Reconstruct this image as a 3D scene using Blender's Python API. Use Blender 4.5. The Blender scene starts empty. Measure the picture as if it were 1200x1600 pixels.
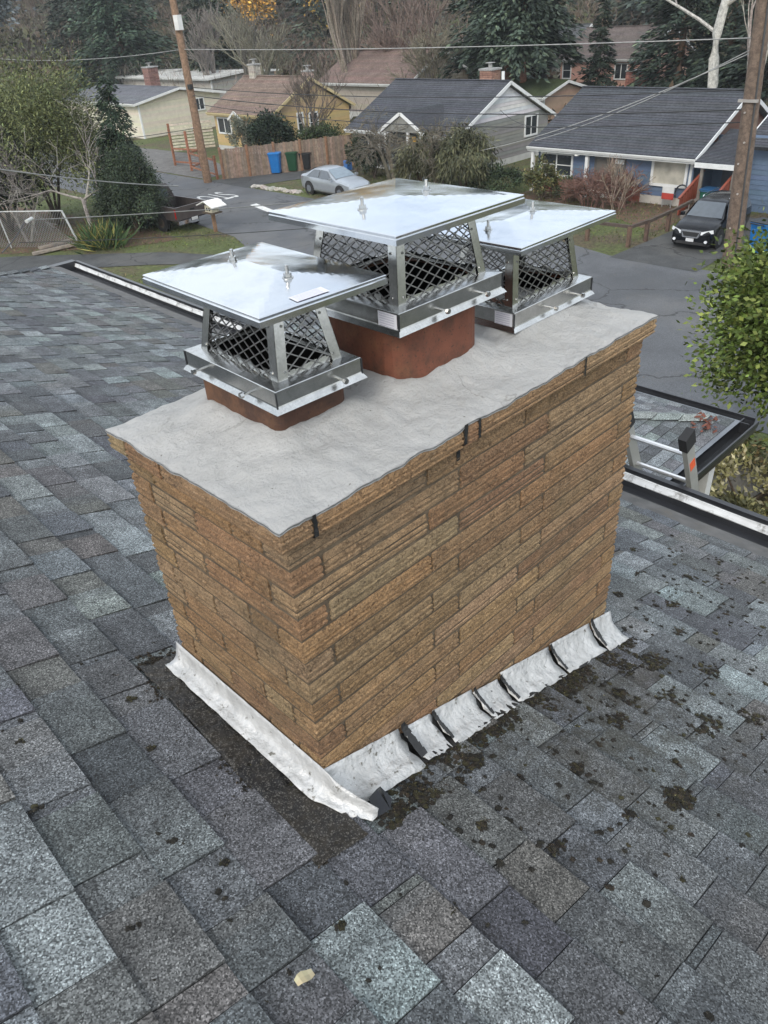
import bpy, math, random
import numpy as np
from mathutils import Vector, Matrix
from math import sin, cos, radians, pi
rnd = random.Random(7)
rs = np.random.RandomState(7)
scene = bpy.context.scene
COL = scene.collection

# ------------------------------------------------------------------ camera, world, sun, exposure
CAM = Vector((-0.6566, -1.0115, 0.8392))
YAW, PITCH, ROLL = 0.82328, -0.5956, -0.074292
fw = Vector((cos(PITCH)*cos(YAW), cos(PITCH)*sin(YAW), sin(PITCH)))
r0 = fw.cross(Vector((0, 0, 1))).normalized()
u0 = r0.cross(fw)
CR = r0*cos(ROLL) + u0*sin(ROLL)
CU = u0*cos(ROLL) - r0*sin(ROLL)
cd = bpy.data.cameras.new('camera')
cam = bpy.data.objects.new('camera', cd)
COL.objects.link(cam)
m = Matrix((CR, CU, -fw)).transposed().to_4x4()
m.translation = CAM
cam.matrix_world = m
cd.sensor_fit = 'AUTO'; cd.sensor_width = 36; cd.lens = 36*1179.5/1600
cd.clip_start = 0.05; cd.clip_end = 1500
scene.camera = cam

SUN_EL, SUN_AZ = radians(38), radians(205)        # azimuth measured from +x towards +y: where the sun stands
world = bpy.data.worlds.new('World'); scene.world = world
world.use_nodes = True
wn = world.node_tree; wn.nodes.clear()
wo = wn.nodes.new('ShaderNodeOutputWorld'); bg = wn.nodes.new('ShaderNodeBackground')
sky = wn.nodes.new('ShaderNodeTexSky'); sky.sky_type = 'NISHITA'; sky.sun_disc = False
sky.sun_elevation = SUN_EL; sky.sun_rotation = pi/2 - SUN_AZ
sky.air_density = 1.0; sky.dust_density = 2.0
tc = wn.nodes.new('ShaderNodeTexCoord')
cn = wn.nodes.new('ShaderNodeTexNoise'); cn.inputs['Scale'].default_value = 2.2; cn.inputs['Detail'].default_value = 6
cr = wn.nodes.new('ShaderNodeValToRGB')
cr.color_ramp.elements[0].position = .30; cr.color_ramp.elements[0].color = (.45,.45,.45,1)
cr.color_ramp.elements[1].position = .68; cr.color_ramp.elements[1].color = (.95,.95,.95,1)
mx = wn.nodes.new('ShaderNodeMixRGB'); mx.inputs['Color2'].default_value = (6.2,6.6,7.0,1)   # thin bright overcast
wn.links.new(tc.outputs['Generated'], cn.inputs['Vector'])
wn.links.new(cn.outputs['Fac'], cr.inputs['Fac'])
wn.links.new(cr.outputs['Color'], mx.inputs['Fac'])
wn.links.new(sky.outputs['Color'], mx.inputs['Color1'])
wn.links.new(mx.outputs['Color'], bg.inputs['Color'])
bg.inputs['Strength'].default_value = 0.13
wn.links.new(bg.outputs['Background'], wo.inputs['Surface'])
sl = bpy.data.lights.new('sun', 'SUN'); sl.energy = 1.0; sl.angle = radians(22); sl.color = (1.0, .94, .85)
sun = bpy.data.objects.new('sun', sl); COL.objects.link(sun)
sun.rotation_euler = Vector((cos(SUN_EL)*cos(SUN_AZ), cos(SUN_EL)*sin(SUN_AZ), sin(SUN_EL))).to_track_quat('Z', 'Y').to_euler()
vs = scene.view_settings
vs.view_transform = 'Standard'; vs.look = 'None'; vs.gamma = 1; vs.use_curve_mapping = False
vs.exposure = 0.92

# ------------------------------------------------------------------ materials
MATS = {}
def mat(name, col=(.5,.5,.5), rough=.7, metal=0.0, tone=False, var=.25, vscale=6.0, bump=0.0, bscale=60.0, fine=0.0, fscale=120.0, spec=.5, extra=None):
    """procedural material: base colour (or the mesh's own 'tone' attribute) broken up by two noises in place"""
    if name in MATS: return MATS[name]
    M = bpy.data.materials.new(name); M.use_nodes = True
    nt = M.node_tree; N = nt.nodes; Lk = nt.links
    b = N['Principled BSDF']
    b.inputs['Roughness'].default_value = rough; b.inputs['Metallic'].default_value = metal
    b.inputs['Specular IOR Level'].default_value = spec
    geo = N.new('ShaderNodeNewGeometry')
    if tone:
        at = N.new('ShaderNodeAttribute'); at.attribute_name = 'tone'; src = at.outputs['Color']
    else:
        c = N.new('ShaderNodeRGB'); c.outputs[0].default_value = (*col, 1); src = c.outputs[0]
    def noisy(src, scale, amt, detail):
        n = N.new('ShaderNodeTexNoise'); n.inputs['Scale'].default_value = scale; n.inputs['Detail'].default_value = detail
        Lk.new(geo.outputs['Position'], n.inputs['Vector'])
        r = N.new('ShaderNodeMapRange'); r.inputs['From Min'].default_value = .3; r.inputs['From Max'].default_value = .7
        r.inputs['To Min'].default_value = 1-amt; r.inputs['To Max'].default_value = 1+amt
        Lk.new(n.outputs['Fac'], r.inputs['Value'])
        x = N.new('ShaderNodeVectorMath'); x.operation = 'SCALE'
        Lk.new(src, x.inputs[0]); Lk.new(r.outputs['Result'], x.inputs['Scale'])
        return x.outputs['Vector']
    if var: src = noisy(src, vscale, var, 5)
    if fine: src = noisy(src, fscale, fine, 2)
    if bump:
        n = N.new('ShaderNodeTexNoise'); n.inputs['Scale'].default_value = bscale; n.inputs['Detail'].default_value = 5
        Lk.new(geo.outputs['Position'], n.inputs['Vector'])
        bp = N.new('ShaderNodeBump'); bp.inputs['Strength'].default_value = 1.0; bp.inputs['Distance'].default_value = bump
        Lk.new(n.outputs['Fac'], bp.inputs['Height']); Lk.new(bp.outputs['Normal'], b.inputs['Normal'])
    if extra: src = extra(nt, b, geo, src) or src
    Lk.new(src, b.inputs['Base Color'])
    MATS[name] = M
    return M

def mixcol(nt, fac, a, b):
    x = nt.nodes.new('ShaderNodeMixRGB')
    nt.links.new(fac, x.inputs['Fac'])
    for s, k in ((a, 'Color1'), (b, 'Color2')):
        if isinstance(s, tuple): x.inputs[k].default_value = (*s, 1)
        else: nt.links.new(s, x.inputs[k])
    return x.outputs['Color']
def ramp(nt, val, lo, hi, a=0.0, b=1.0):
    r = nt.nodes.new('ShaderNodeMapRange'); r.inputs['From Min'].default_value = lo; r.inputs['From Max'].default_value = hi
    r.inputs['To Min'].default_value = a; r.inputs['To Max'].default_value = b
    nt.links.new(val, r.inputs['Value']); return r.outputs['Result']
def noise(nt, geo, scale, detail=4, rough=.55):
    n = nt.nodes.new('ShaderNodeTexNoise'); n.inputs['Scale'].default_value = scale; n.inputs['Detail'].default_value = detail
    n.inputs['Roughness'].default_value = rough
    nt.links.new(geo.outputs['Position'], n.inputs['Vector']); return n.outputs['Fac']
def math_(nt, op, a, b):
    x = nt.nodes.new('ShaderNodeMath'); x.operation = op
    for i, s in enumerate((a, b)):
        if isinstance(s, (int, float)): x.inputs[i].default_value = s
        else: nt.links.new(s, x.inputs[i])
    return x.outputs[0]

def granules(nt, b, geo, src):
    """ceramic granules: a fine coloured speckle, a little relief, small dark lichen specks, moss staining beside the chimney"""
    v = nt.nodes.new('ShaderNodeTexVoronoi'); v.inputs['Scale'].default_value = 300
    nt.links.new(geo.outputs['Position'], v.inputs['Vector'])
    sp = nt.nodes.new('ShaderNodeSeparateColor'); nt.links.new(v.outputs['Color'], sp.inputs[0])
    k = math_(nt, 'POWER', ramp(nt, sp.outputs[0], 0, 1, .40, 1.25), 1.7)
    hi = ramp(nt, sp.outputs[1], .84, .92, 0, 1.15)
    k = math_(nt, 'MULTIPLY', math_(nt, 'ADD', k, hi), 1.08)
    x = nt.nodes.new('ShaderNodeVectorMath'); x.operation = 'SCALE'
    nt.links.new(src, x.inputs[0]); nt.links.new(k, x.inputs['Scale'])
    spots = ramp(nt, noise(nt, geo, 42, 3), .66, .70)
    big = ramp(nt, noise(nt, geo, 4.0, 3), .38, .62)
    c = mixcol(nt, math_(nt, 'MULTIPLY', math_(nt, 'MULTIPLY', spots, big), .8), x.outputs['Vector'], (.022,.022,.02))
    d = nt.nodes.new('ShaderNodeVectorMath'); d.operation = 'DISTANCE'; d.inputs[1].default_value = (.95, -.22, -1.15)
    nt.links.new(geo.outputs['Position'], d.inputs[0])
    near = ramp(nt, d.outputs['Value'], .15, .95, 1, 0)
    st = ramp(nt, math_(nt, 'ADD', noise(nt, geo, 14, 6, .7), math_(nt, 'MULTIPLY', near, .16)), .57, .72)
    c = mixcol(nt, math_(nt, 'MULTIPLY', math_(nt, 'MULTIPLY', st, near), .60), c, (.040,.036,.024))
    bp = nt.nodes.new('ShaderNodeBump'); bp.inputs['Distance'].default_value = .0022; bp.inputs['Strength'].default_value = .8
    nt.links.new(sp.outputs[2], bp.inputs['Height']); nt.links.new(bp.outputs['Normal'], b.inputs['Normal'])
    return c
SHINGLE = mat('shingle_granules', tone=True, rough=.85, var=.24, vscale=13, extra=granules)

def brickface(nt, b, geo, src):
    st = nt.nodes.new('ShaderNodeVectorMath'); st.operation = 'MULTIPLY'; st.inputs[1].default_value = (34, 34, 150)
    nt.links.new(geo.outputs['Position'], st.inputs[0])
    sn = nt.nodes.new('ShaderNodeTexNoise'); sn.inputs['Scale'].default_value = 1; sn.inputs['Detail'].default_value = 5; sn.inputs['Roughness'].default_value = .65
    nt.links.new(st.outputs['Vector'], sn.inputs['Vector'])
    pits = ramp(nt, noise(nt, geo, 150, 6, .75), .54, .62)
    zone = ramp(nt, sn.outputs['Fac'], .44, .58)
    band = ramp(nt, noise(nt, geo, 17, 5, .7), .40, .54)
    fine = ramp(nt, noise(nt, geo, 260, 3), .32, .68, .58, 1.42)
    fx_ = nt.nodes.new('ShaderNodeVectorMath'); fx_.operation = 'SCALE'
    nt.links.new(src, fx_.inputs[0]); nt.links.new(fine, fx_.inputs['Scale']); src = fx_.outputs['Vector']
    c = mixcol(nt, math_(nt, 'MULTIPLY', math_(nt, 'MULTIPLY', pits, math_(nt, 'MULTIPLY', zone, band)), .85), src, (.060,.028,.016))
    red = ramp(nt, noise(nt, geo, 9, 4), .50, .68)
    c = mixcol(nt, math_(nt, 'MULTIPLY', red, .08), c, (.26,.115,.058))
    lt = ramp(nt, sn.outputs['Fac'], .58, .70)
    c = mixcol(nt, math_(nt, 'MULTIPLY', lt, .50), c, (.44,.33,.21))
    dk = ramp(nt, sn.outputs['Fac'], .42, .30)
    c = mixcol(nt, math_(nt, 'MULTIPLY', dk, .55), c, (.12,.075,.042))
    sk = ramp(nt, noise(nt, geo, 280, 2), .60, .72)
    c = mixcol(nt, math_(nt, 'MULTIPLY', sk, .30), c, (.55,.42,.28))
    green = ramp(nt, noise(nt, geo, 3.2, 5), .52, .70)
    c = mixcol(nt, math_(nt, 'MULTIPLY', green, .38), c, (.14,.115,.065))
    h = math_(nt, 'ADD', math_(nt, 'MULTIPLY', noise(nt, geo, 90, 7, .75), .9), math_(nt, 'MULTIPLY', math_(nt, 'MULTIPLY', pits, band), -.6))
    h = math_(nt, 'ADD', h, sn.outputs['Fac'])
    bp = nt.nodes.new('ShaderNodeBump'); bp.inputs['Distance'].default_value = .009; bp.inputs['Strength'].default_value = 1
    nt.links.new(h, bp.inputs['Height']); nt.links.new(bp.outputs['Normal'], b.inputs['Normal'])
    return c
BRICK = mat('split_face_brick', tone=True, rough=.9, var=.16, vscale=30, extra=brickface)
MORTAR = mat('mortar', (.105,.078,.050), .95, var=.35, vscale=25, fine=.25, fscale=250, bump=.003, bscale=120)

def crownmix(nt, b, geo, src):
    dirt = ramp(nt, noise(nt, geo, 5, 6, .65), .50, .72)
    c = mixcol(nt, math_(nt, 'MULTIPLY', dirt, .40), src, (.34,.33,.30))
    ck = nt.nodes.new('ShaderNodeTexVoronoi'); ck.feature = 'DISTANCE_TO_EDGE'; ck.inputs['Scale'].default_value = 3.1
    wv = nt.nodes.new('ShaderNodeVectorMath'); wv.operation = 'ADD'; wn_ = nt.nodes.new('ShaderNodeTexNoise'); wn_.inputs['Scale'].default_value = 5; wn_.inputs['Detail'].default_value = 5
    nt.links.new(geo.outputs['Position'], wn_.inputs['Vector']); sc_ = nt.nodes.new('ShaderNodeVectorMath'); sc_.operation = 'SCALE'; sc_.inputs['Scale'].default_value = .25
    nt.links.new(wn_.outputs['Color'], sc_.inputs[0]); nt.links.new(geo.outputs['Position'], wv.inputs[0]); nt.links.new(sc_.outputs['Vector'], wv.inputs[1]); nt.links.new(wv.outputs['Vector'], ck.inputs['Vector'])
    crk = math_(nt, 'MULTIPLY', ramp(nt, ck.outputs['Distance'], .0085, .003), ramp(nt, noise(nt, geo, 2.3, 3), .52, .60))
    c = mixcol(nt, math_(nt, 'MULTIPLY', crk, .55), c, (.20,.19,.17))
    dots = ramp(nt, noise(nt, geo, 60, 2), .735, .76)
    c = mixcol(nt, dots, c, (.16,.15,.13))
    h = math_(nt, 'ADD', noise(nt, geo, 75, 7, .72), math_(nt, 'MULTIPLY', noise(nt, geo, 14, 3), 1.2))
    bp = nt.nodes.new('ShaderNodeBump'); bp.inputs['Distance'].default_value = .011; bp.inputs['Strength'].default_value = 1
    nt.links.new(h, bp.inputs['Height']); nt.links.new(bp.outputs['Normal'], b.inputs['Normal'])
    return c
CROWN = mat('cement_crown', (.46,.455,.44), .85, var=.08, vscale=12, extra=crownmix)

def claymix(nt, b, geo, src):
    s = ramp(nt, noise(nt, geo, 11, 6, .7), .45, .68)
    c = mixcol(nt, math_(nt, 'MULTIPLY', s, .75), src, (.045,.025,.016))
    og = ramp(nt, noise(nt, geo, 6, 6, .7), .50, .64)
    c = mixcol(nt, math_(nt, 'MULTIPLY', og, .35), c, (.24,.115,.052))
    s2 = ramp(nt, noise(nt, geo, 160, 2), .62, .68)
    c = mixcol(nt, math_(nt, 'MULTIPLY', s2, .6), c, (.03,.02,.015))
    return c
CLAY = mat('fired_clay', (.165,.056,.030), .75, var=.15, vscale=20, bump=.0012, bscale=160, extra=claymix)
CLAY_DARK = mat('sooty_clay', (.070,.032,.020), .8, var=.25, vscale=18, bump=.0012, bscale=160, extra=claymix)

def brushed(nt, b, geo, src):
    r = ramp(nt, noise(nt, geo, 18, 4), .3, .75, .10, .22); nt.links.new(r, b.inputs['Roughness'])
    sm = ramp(nt, noise(nt, geo, 8, 7, .75), .50, .68)
    src = mixcol(nt, math_(nt, 'MULTIPLY', sm, .42), src, (.44,.48,.53))
    bp = nt.nodes.new('ShaderNodeBump'); bp.inputs['Distance'].default_value = .006; bp.inputs['Strength'].default_value = .40
    nt.links.new(noise(nt, geo, 6, 2), bp.inputs['Height']); nt.links.new(bp.outputs['Normal'], b.inputs['Normal'])
    return src
STEEL = mat('polished_stainless', (.66,.675,.69), .13, 1.0, var=.03, vscale=12, extra=brushed)
STEEL2 = mat('mill_stainless', (.50,.50,.485), .22, 1.0, var=.14, vscale=25, fine=.06, fscale=200)
SCREEN = mat('expanded_stainless', (.27,.265,.26), .38, 1.0, var=.15, vscale=25)
def stickerprint(nt, b, geo, src):
    t = nt.nodes.new('ShaderNodeTexCoord'); s = nt.nodes.new('ShaderNodeSeparateXYZ'); nt.links.new(t.outputs['UV'], s.inputs[0])
    w = math_(nt, 'FRACT', math_(nt, 'MULTIPLY', s.outputs[1], 6.0), 0)
    line = math_(nt, 'LESS_THAN', w, .42)
    n = nt.nodes.new('ShaderNodeTexNoise'); n.inputs['Scale'].default_value = 38; nt.links.new(t.outputs['UV'], n.inputs['Vector'])
    ink = math_(nt, 'MULTIPLY', line, ramp(nt, n.outputs['Fac'], .42, .52))
    ink = math_(nt, 'MULTIPLY', ink, math_(nt, 'LESS_THAN', s.outputs[0], .85))
    ink = math_(nt, 'MULTIPLY', ink, math_(nt, 'GREATER_THAN', s.outputs[0], .07))
    return mixcol(nt, math_(nt, 'MULTIPLY', ink, .7), src, (.20,.18,.30))
STICKER = mat('printed_label', (.60,.60,.64), .5, var=.03, extra=stickerprint)

def flashmix(nt, b, geo, src):
    rust = ramp(nt, noise(nt, geo, 35, 6, .7), .60, .66)
    grey = ramp(nt, noise(nt, geo, 11, 6, .7), .45, .65)
    c = mixcol(nt, math_(nt, 'MULTIPLY', grey, .45), src, (.33,.33,.32))
    c = mixcol(nt, math_(nt, 'MULTIPLY', rust, .85), c, (.10,.09,.065))
    r = ramp(nt, noise(nt, geo, 12, 4), .3, .7, .35, .65); nt.links.new(r, b.inputs['Roughness'])
    bp = nt.nodes.new('ShaderNodeBump'); bp.inputs['Distance'].default_value = .020; bp.inputs['Strength'].default_value = .9
    nt.links.new(noise(nt, geo, 24, 5), bp.inputs['Height']); nt.links.new(bp.outputs['Normal'], b.inputs['Normal'])
    return c
FLASH = mat('weathered_aluminium', (.56,.56,.55), .5, .25, var=.12, vscale=14, extra=flashmix)
TAR = mat('roofing_tar', (.015,.015,.015), .45, var=.4, vscale=40, bump=.004, bscale=60)
def tarmoss(nt, b, geo, src):
    g = ramp(nt, noise(nt, geo, 7, 6, .7), .40, .60)
    c = mixcol(nt, g, src, (.032,.026,.018))
    v = nt.nodes.new('ShaderNodeTexVoronoi'); v.inputs['Scale'].default_value = 330; nt.links.new(geo.outputs['Position'], v.inputs['Vector'])
    sp = nt.nodes.new('ShaderNodeSeparateColor'); nt.links.new(v.outputs['Color'], sp.inputs[0])
    c = mixcol(nt, ramp(nt, sp.outputs[0], .74, .98, 0, .60), c, (.20,.19,.17))
    bp = nt.nodes.new('ShaderNodeBump'); bp.inputs['Distance'].default_value = .006
    nt.links.new(sp.outputs[1], bp.inputs['Height']); nt.links.new(bp.outputs['Normal'], b.inputs['Normal'])
    return c
TARSTRIP = mat('tar_and_grit', (.010,.010,.011), .6, var=.4, vscale=20, extra=tarmoss)
MOSS = mat('moss', tone=True, rough=1, var=.45, vscale=60, fine=.4, fscale=300, bump=.004, bscale=260)
GUTTER_BLACK = mat('black_gutter', (.022,.023,.026), .30, .0, var=.2, vscale=5)
def guttergrime(nt, b, geo, src):
    s = ramp(nt, noise(nt, geo, 9, 7, .7), .52, .66)
    return mixcol(nt, math_(nt, 'MULTIPLY', s, .8), src, (.10,.09,.075))
GUTTER_WHITE = mat('gutter_lining', (.66,.67,.67), .5, var=.12, vscale=8, extra=guttergrime)
APRON = mat('grimy_eave_metal', (.085,.082,.078), .6, var=.3, vscale=10, extra=guttergrime)
FOLIAGE = mat('foliage', tone=True, rough=.6, var=.25, vscale=2.0, spec=.25)
BARK = mat('bark', tone=True, rough=.95, var=.35, vscale=8, fine=.2, fscale=40)
PAINT = mat('painted', tone=True, rough=.55, var=.08, vscale=3, fine=.04, fscale=30)
WOOD = mat('weathered_wood', tone=True, rough=.85, var=.28, vscale=6, fine=.15, fscale=50)
STONE = mat('stone', tone=True, rough=.9, var=.3, vscale=7, bump=.01, bscale=20)
GLASS = mat('window_glass', (.035,.042,.048), .06, var=.25, vscale=1.2, spec=.6)
AUTOGLASS = mat('auto_glass', (.09,.105,.12), .04, var=.1, spec=.9)
CARPAINT_BLACK = mat('black_car_paint', (.005,.006,.008), .16, var=.1, spec=.35)
CARPAINT_SILVER = mat('silver_car_paint', (.40,.43,.46), .28, .55, var=.05)
CARPAINT_BROWN = mat('dull_brown_car_paint', (.075,.062,.058), .35, .2, var=.15)
CHROME = mat('chrome', (.75,.76,.78), .15, 1, var=0)
RUBBER = mat('rubber', (.018,.018,.019), .8, var=.2)
LAMPGLASS = mat('lamp_glass', (.78,.80,.82), .1, var=.05)
REDLAMP = mat('red_lamp', (.35,.015,.012), .15, var=.05)
PLASTIC = mat('bin_plastic', tone=True, rough=.4, var=.08)
WIRE = mat('cable', tone=True, rough=.6, var=.2)
ROOFING = mat('far_roof_shingle', tone=True, rough=.9, var=.20, vscale=1.2, fine=.30, fscale=9)

def asphaltmix(nt, b, geo, src):
    v = nt.nodes.new('ShaderNodeTexVoronoi'); v.inputs['Scale'].default_value = 60; nt.links.new(geo.outputs['Position'], v.inputs['Vector'])
    sp = nt.nodes.new('ShaderNodeSeparateColor'); nt.links.new(v.outputs['Color'], sp.inputs[0])
    x = nt.nodes.new('ShaderNodeVectorMath'); x.operation = 'SCALE'
    nt.links.new(src, x.inputs[0]); nt.links.new(ramp(nt, sp.outputs[0], 0, 1, .7, 1.3), x.inputs['Scale'])
    s_ = ramp(nt, noise(nt, geo, .35, 5, .6), .5, .66)
    c = mixcol(nt, math_(nt, 'MULTIPLY', s_, .45), x.outputs['Vector'], (.13,.125,.115))
    damp = ramp(nt, noise(nt, geo, .16, 6, .65), .54, .62)
    c = mixcol(nt, math_(nt, 'MULTIPLY', damp, .45), c, (.045,.048,.052))
    wv = nt.nodes.new('ShaderNodeVectorMath'); wv.operation = 'ADD'
    wn_ = nt.nodes.new('ShaderNodeTexNoise'); wn_.inputs['Scale'].default_value = 1.4; wn_.inputs['Detail'].default_value = 4
    nt.links.new(geo.outputs['Position'], wn_.inputs['Vector'])
    nt.links.new(geo.outputs['Position'], wv.inputs[0]); nt.links.new(wn_.outputs['Color'], wv.inputs[1])
    ck = nt.nodes.new('ShaderNodeTexVoronoi'); ck.feature = 'DISTANCE_TO_EDGE'; ck.inputs['Scale'].default_value = .24
    nt.links.new(wv.outputs['Vector'], ck.inputs['Vector'])
    line = ramp(nt, ck.outputs['Distance'], .010, .004)
    c = mixcol(nt, math_(nt, 'MULTIPLY', line, .75), c, (.022,.022,.022))
    bits = ramp(nt, noise(nt, geo, 7, 3), .70, .73)
    return mixcol(nt, math_(nt, 'MULTIPLY', bits, .6), c, (.13,.085,.05))
ASPHALT = mat('asphalt', (.092,.096,.102), .72, var=.16, vscale=.8, extra=asphaltmix)
PAVEMENT = mat('old_pavement', (.060,.062,.062), .9, var=.25, vscale=1.5, extra=asphaltmix)
GRAVEL = mat('gravel', (.13,.125,.118), .95, var=.25, vscale=2, fine=.3, fscale=18)
ROADPAINT = mat('road_paint', (.62,.62,.60), .7, var=.18, vscale=4)
def lawn(nt, b, geo, src):
    p = ramp(nt, noise(nt, geo, .45, 5, .6), .46, .60)
    c = mixcol(nt, p, src, (.095,.075,.042))
    f = ramp(nt, noise(nt, geo, 9, 4, .7), .35, .65, .55, 1.4)
    x = nt.nodes.new('ShaderNodeVectorMath'); x.operation = 'SCALE'
    nt.links.new(c, x.inputs[0]); nt.links.new(f, x.inputs['Scale'])
    bp = nt.nodes.new('ShaderNodeBump'); bp.inputs['Distance'].default_value = .08
    nt.links.new(noise(nt, geo, 7, 5, .7), bp.inputs['Height']); nt.links.new(bp.outputs['Normal'], b.inputs['Normal'])
    return x.outputs['Vector']
LAWN = mat('grass_and_mulch', (.085,.105,.030), .95, var=.2, vscale=.25, extra=lawn)
def mulchmix(nt, b, geo, src):
    return mixcol(nt, ramp(nt, noise(nt, geo, 5, 5, .7), .42, .62), src, (.075,.075,.035))
MULCH = mat('leaf_litter', (.125,.066,.045), .95, var=.3, vscale=3, fine=.3, fscale=14, extra=mulchmix)

# ------------------------------------------------------------------ mesh helpers
class MB:
    """collects faces; one build() makes ONE mesh object"""
    def __init__(s): s.v = []; s.f = []; s.t = []; s.tone = (.5,.5,.5); s.mi = 0; s.ms = []
    def add(s, vs_, fs, tone=None):
        n = len(s.v); s.v += [tuple(x) for x in vs_]
        t = tone or s.tone
        for f in fs: s.f.append(tuple(i+n for i in f)); s.t.append(t); s.ms.append(s.mi)
        return s
    def quad(s, a, b, c, d, tone=None): return s.add((a,b,c,d), ((0,1,2,3),), tone)
    def poly(s, pts, tone=None): return s.add(pts, (tuple(range(len(pts))),), tone)
    def hexa(s, P, tone=None):      # 8 points: bottom ring 0-3, top ring 4-7
        return s.add(P, ((3,2,1,0),(4,5,6,7),(0,1,5,4),(1,2,6,5),(2,3,7,6),(3,0,4,7)), tone)
    def box(s, x0, x1, y0, y1, z0, z1, tone=None):
        return s.hexa(((x0,y0,z0),(x1,y0,z0),(x1,y1,z0),(x0,y1,z0),(x0,y0,z1),(x1,y0,z1),(x1,y1,z1),(x0,y1,z1)), tone)
    def bar(s, a, b, w, h, up=(0,0,1), tone=None):
        a = Vector(a); b = Vector(b); d = (b-a).normalized(); up = Vector(up)
        sd = d.cross(up)
        if sd.length < 1e-4: sd = d.cross(Vector((1,0,0)))
        sd.normalize(); n = sd.cross(d)
        sd *= w/2; n *= h/2
        return s.hexa((a-sd-n, a+sd-n, b+sd-n, b-sd-n, a-sd+n, a+sd+n, b+sd+n, b-sd+n), tone)
    def tube(s, pts, radii, n=8, caps=True, tone=None):
        pts = [Vector(p) for p in pts]
        if not hasattr(radii, '__len__'): radii = [radii]*len(pts)
        rings = []
        for i, p in enumerate(pts):
            d = (pts[min(i+1, len(pts)-1)] - pts[max(i-1, 0)]).normalized()
            a = d.cross(Vector((0,0,1)))
            if a.length < 1e-3: a = d.cross(Vector((1,0,0)))
            a.normalize(); c = a.cross(d)
            rings.append([p + (a*cos(2*pi*k/n) + c*sin(2*pi*k/n))*radii[i] for k in range(n)])
        vs_ = [q for r in rings for q in r]
        fs = [(i*n+k, i*n+(k+1) % n, (i+1)*n+(k+1) % n, (i+1)*n+k) for i in range(len(pts)-1) for k in range(n)]
        if caps: fs += [tuple(range(n)), tuple(range((len(pts)-1)*n, len(pts)*n))[::-1]]
        return s.add(vs_, fs, tone)
    def loft(s, rings, closed=True, caps=True, tone=None):
        n = len(rings[0]); vs_ = [q for r in rings for q in r]; kk = n if closed else n-1
        fs = [(i*n+k, i*n+(k+1) % n, (i+1)*n+(k+1) % n, (i+1)*n+k) for i in range(len(rings)-1) for k in range(kk)]
        if caps: fs += [tuple(range(n))[::-1], tuple(range((len(rings)-1)*n, len(rings)*n))]
        return s.add(vs_, fs, tone)
    def build(s, name, material, parent=None, smooth=False, kind=None, world=False, uv=False):
        me = bpy.data.meshes.new(name)
        me.from_pydata(s.v, [], s.f)
        for mm in (material if isinstance(material, (list, tuple)) else (material,)): me.materials.append(mm)
        if any(s.ms): me.polygons.foreach_set('material_index', s.ms)
        a = me.attributes.new('tone', 'FLOAT_COLOR', 'FACE')
        a.data.foreach_set('color', np.array([(*t, 1) for t in s.t], dtype=np.float32).ravel())
        if smooth: me.polygons.foreach_set('use_smooth', [True]*len(me.polygons))
        if uv:
            ul = me.uv_layers.new(name='UVMap')
            for p in me.polygons:
                for li, c in zip(p.loop_indices, ((0,0),(1,0),(1,1),(0,1))): ul.data[li].uv = c
        me.validate(); me.update()
        return link(name, me, parent, kind)
def link(name, me, parent=None, kind=None):
    o = bpy.data.objects.new(name, me); COL.objects.link(o)
    if parent is not None:
        o.parent = parent
        o.matrix_parent_inverse = ROOTS[parent.name]['inv'] if parent.name in ROOTS else Matrix()
    if kind: o['kind'] = kind
    return o
ROOTS = {}
def thing(name, label, cat, loc=(0,0,0), group=None, local=False, rotz=0):
    """an Empty at the thing's base; its parts are meshes given in world coordinates (or local ones)"""
    o = bpy.data.objects.new(name, None); COL.objects.link(o)
    o.location = loc; o.rotation_euler = (0,0,rotz); o.empty_display_size = .1
    o['label'] = label; o['category'] = cat
    if group: o['group'] = group
    ROOTS[o.name] = {'inv': Matrix() if local else Matrix.Translation(-Vector(loc))}
    return o
def tag(o, label, cat, group=None):
    o['label'] = label; o['category'] = cat
    if group: o['group'] = group
    return o
def copy_thing(src, loc, label, rotz=0.0, scale=1.0, group=None):
    """copies a thing with its parts and sub-parts (mesh data shared)"""
    c = src.copy(); COL.objects.link(c); c.location = loc; c.rotation_euler = (0,0,rotz); c.scale = (scale,)*3
    c['label'] = label
    if group: c['group'] = group
    for ch in list(src.children):
        k = ch.copy(); COL.objects.link(k); k.parent = c
        for g in ch.children:
            q = g.copy(); COL.objects.link(q); q.parent = k
    return c
def npmesh(name, V, F, tone, material, parent=None, kind=None):
    """fast builder for many equal faces (n,3 or n,4)"""
    me = bpy.data.meshes.new(name); k = F.shape[1]
    me.vertices.add(len(V)); me.vertices.foreach_set('co', np.asarray(V, np.float32).ravel())
    me.loops.add(F.size); me.loops.foreach_set('vertex_index', F.astype(np.int32).ravel())
    me.polygons.add(len(F)); me.polygons.foreach_set('loop_start', np.arange(0, F.size, k, dtype=np.int32))
    a = me.attributes.new('tone', 'FLOAT_COLOR', 'FACE')
    a.data.foreach_set('color', np.concatenate([tone, np.ones((len(tone),1))], 1).astype(np.float32).ravel())
    me.materials.append(material); me.update(calc_edges=True)
    return link(name, me, parent, kind)
def cards(P, D, N, L, W, tone):
    """rhombic leaves: base point P, direction D, normal-ish N, length L, width W"""
    D = D/np.linalg.norm(D,axis=1)[:,None]
    U = np.cross(D, N); U /= np.linalg.norm(U,axis=1)[:,None]+1e-9
    L = np.asarray(L).reshape(-1,1); W = np.asarray(W).reshape(-1,1)
    V = np.stack([P, P+D*L*.45+U*W*.5, P+D*L, P+D*L*.45-U*W*.5], 1).reshape(-1,3)
    F = np.arange(len(V)).reshape(-1,4)
    return V, F, tone
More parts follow.
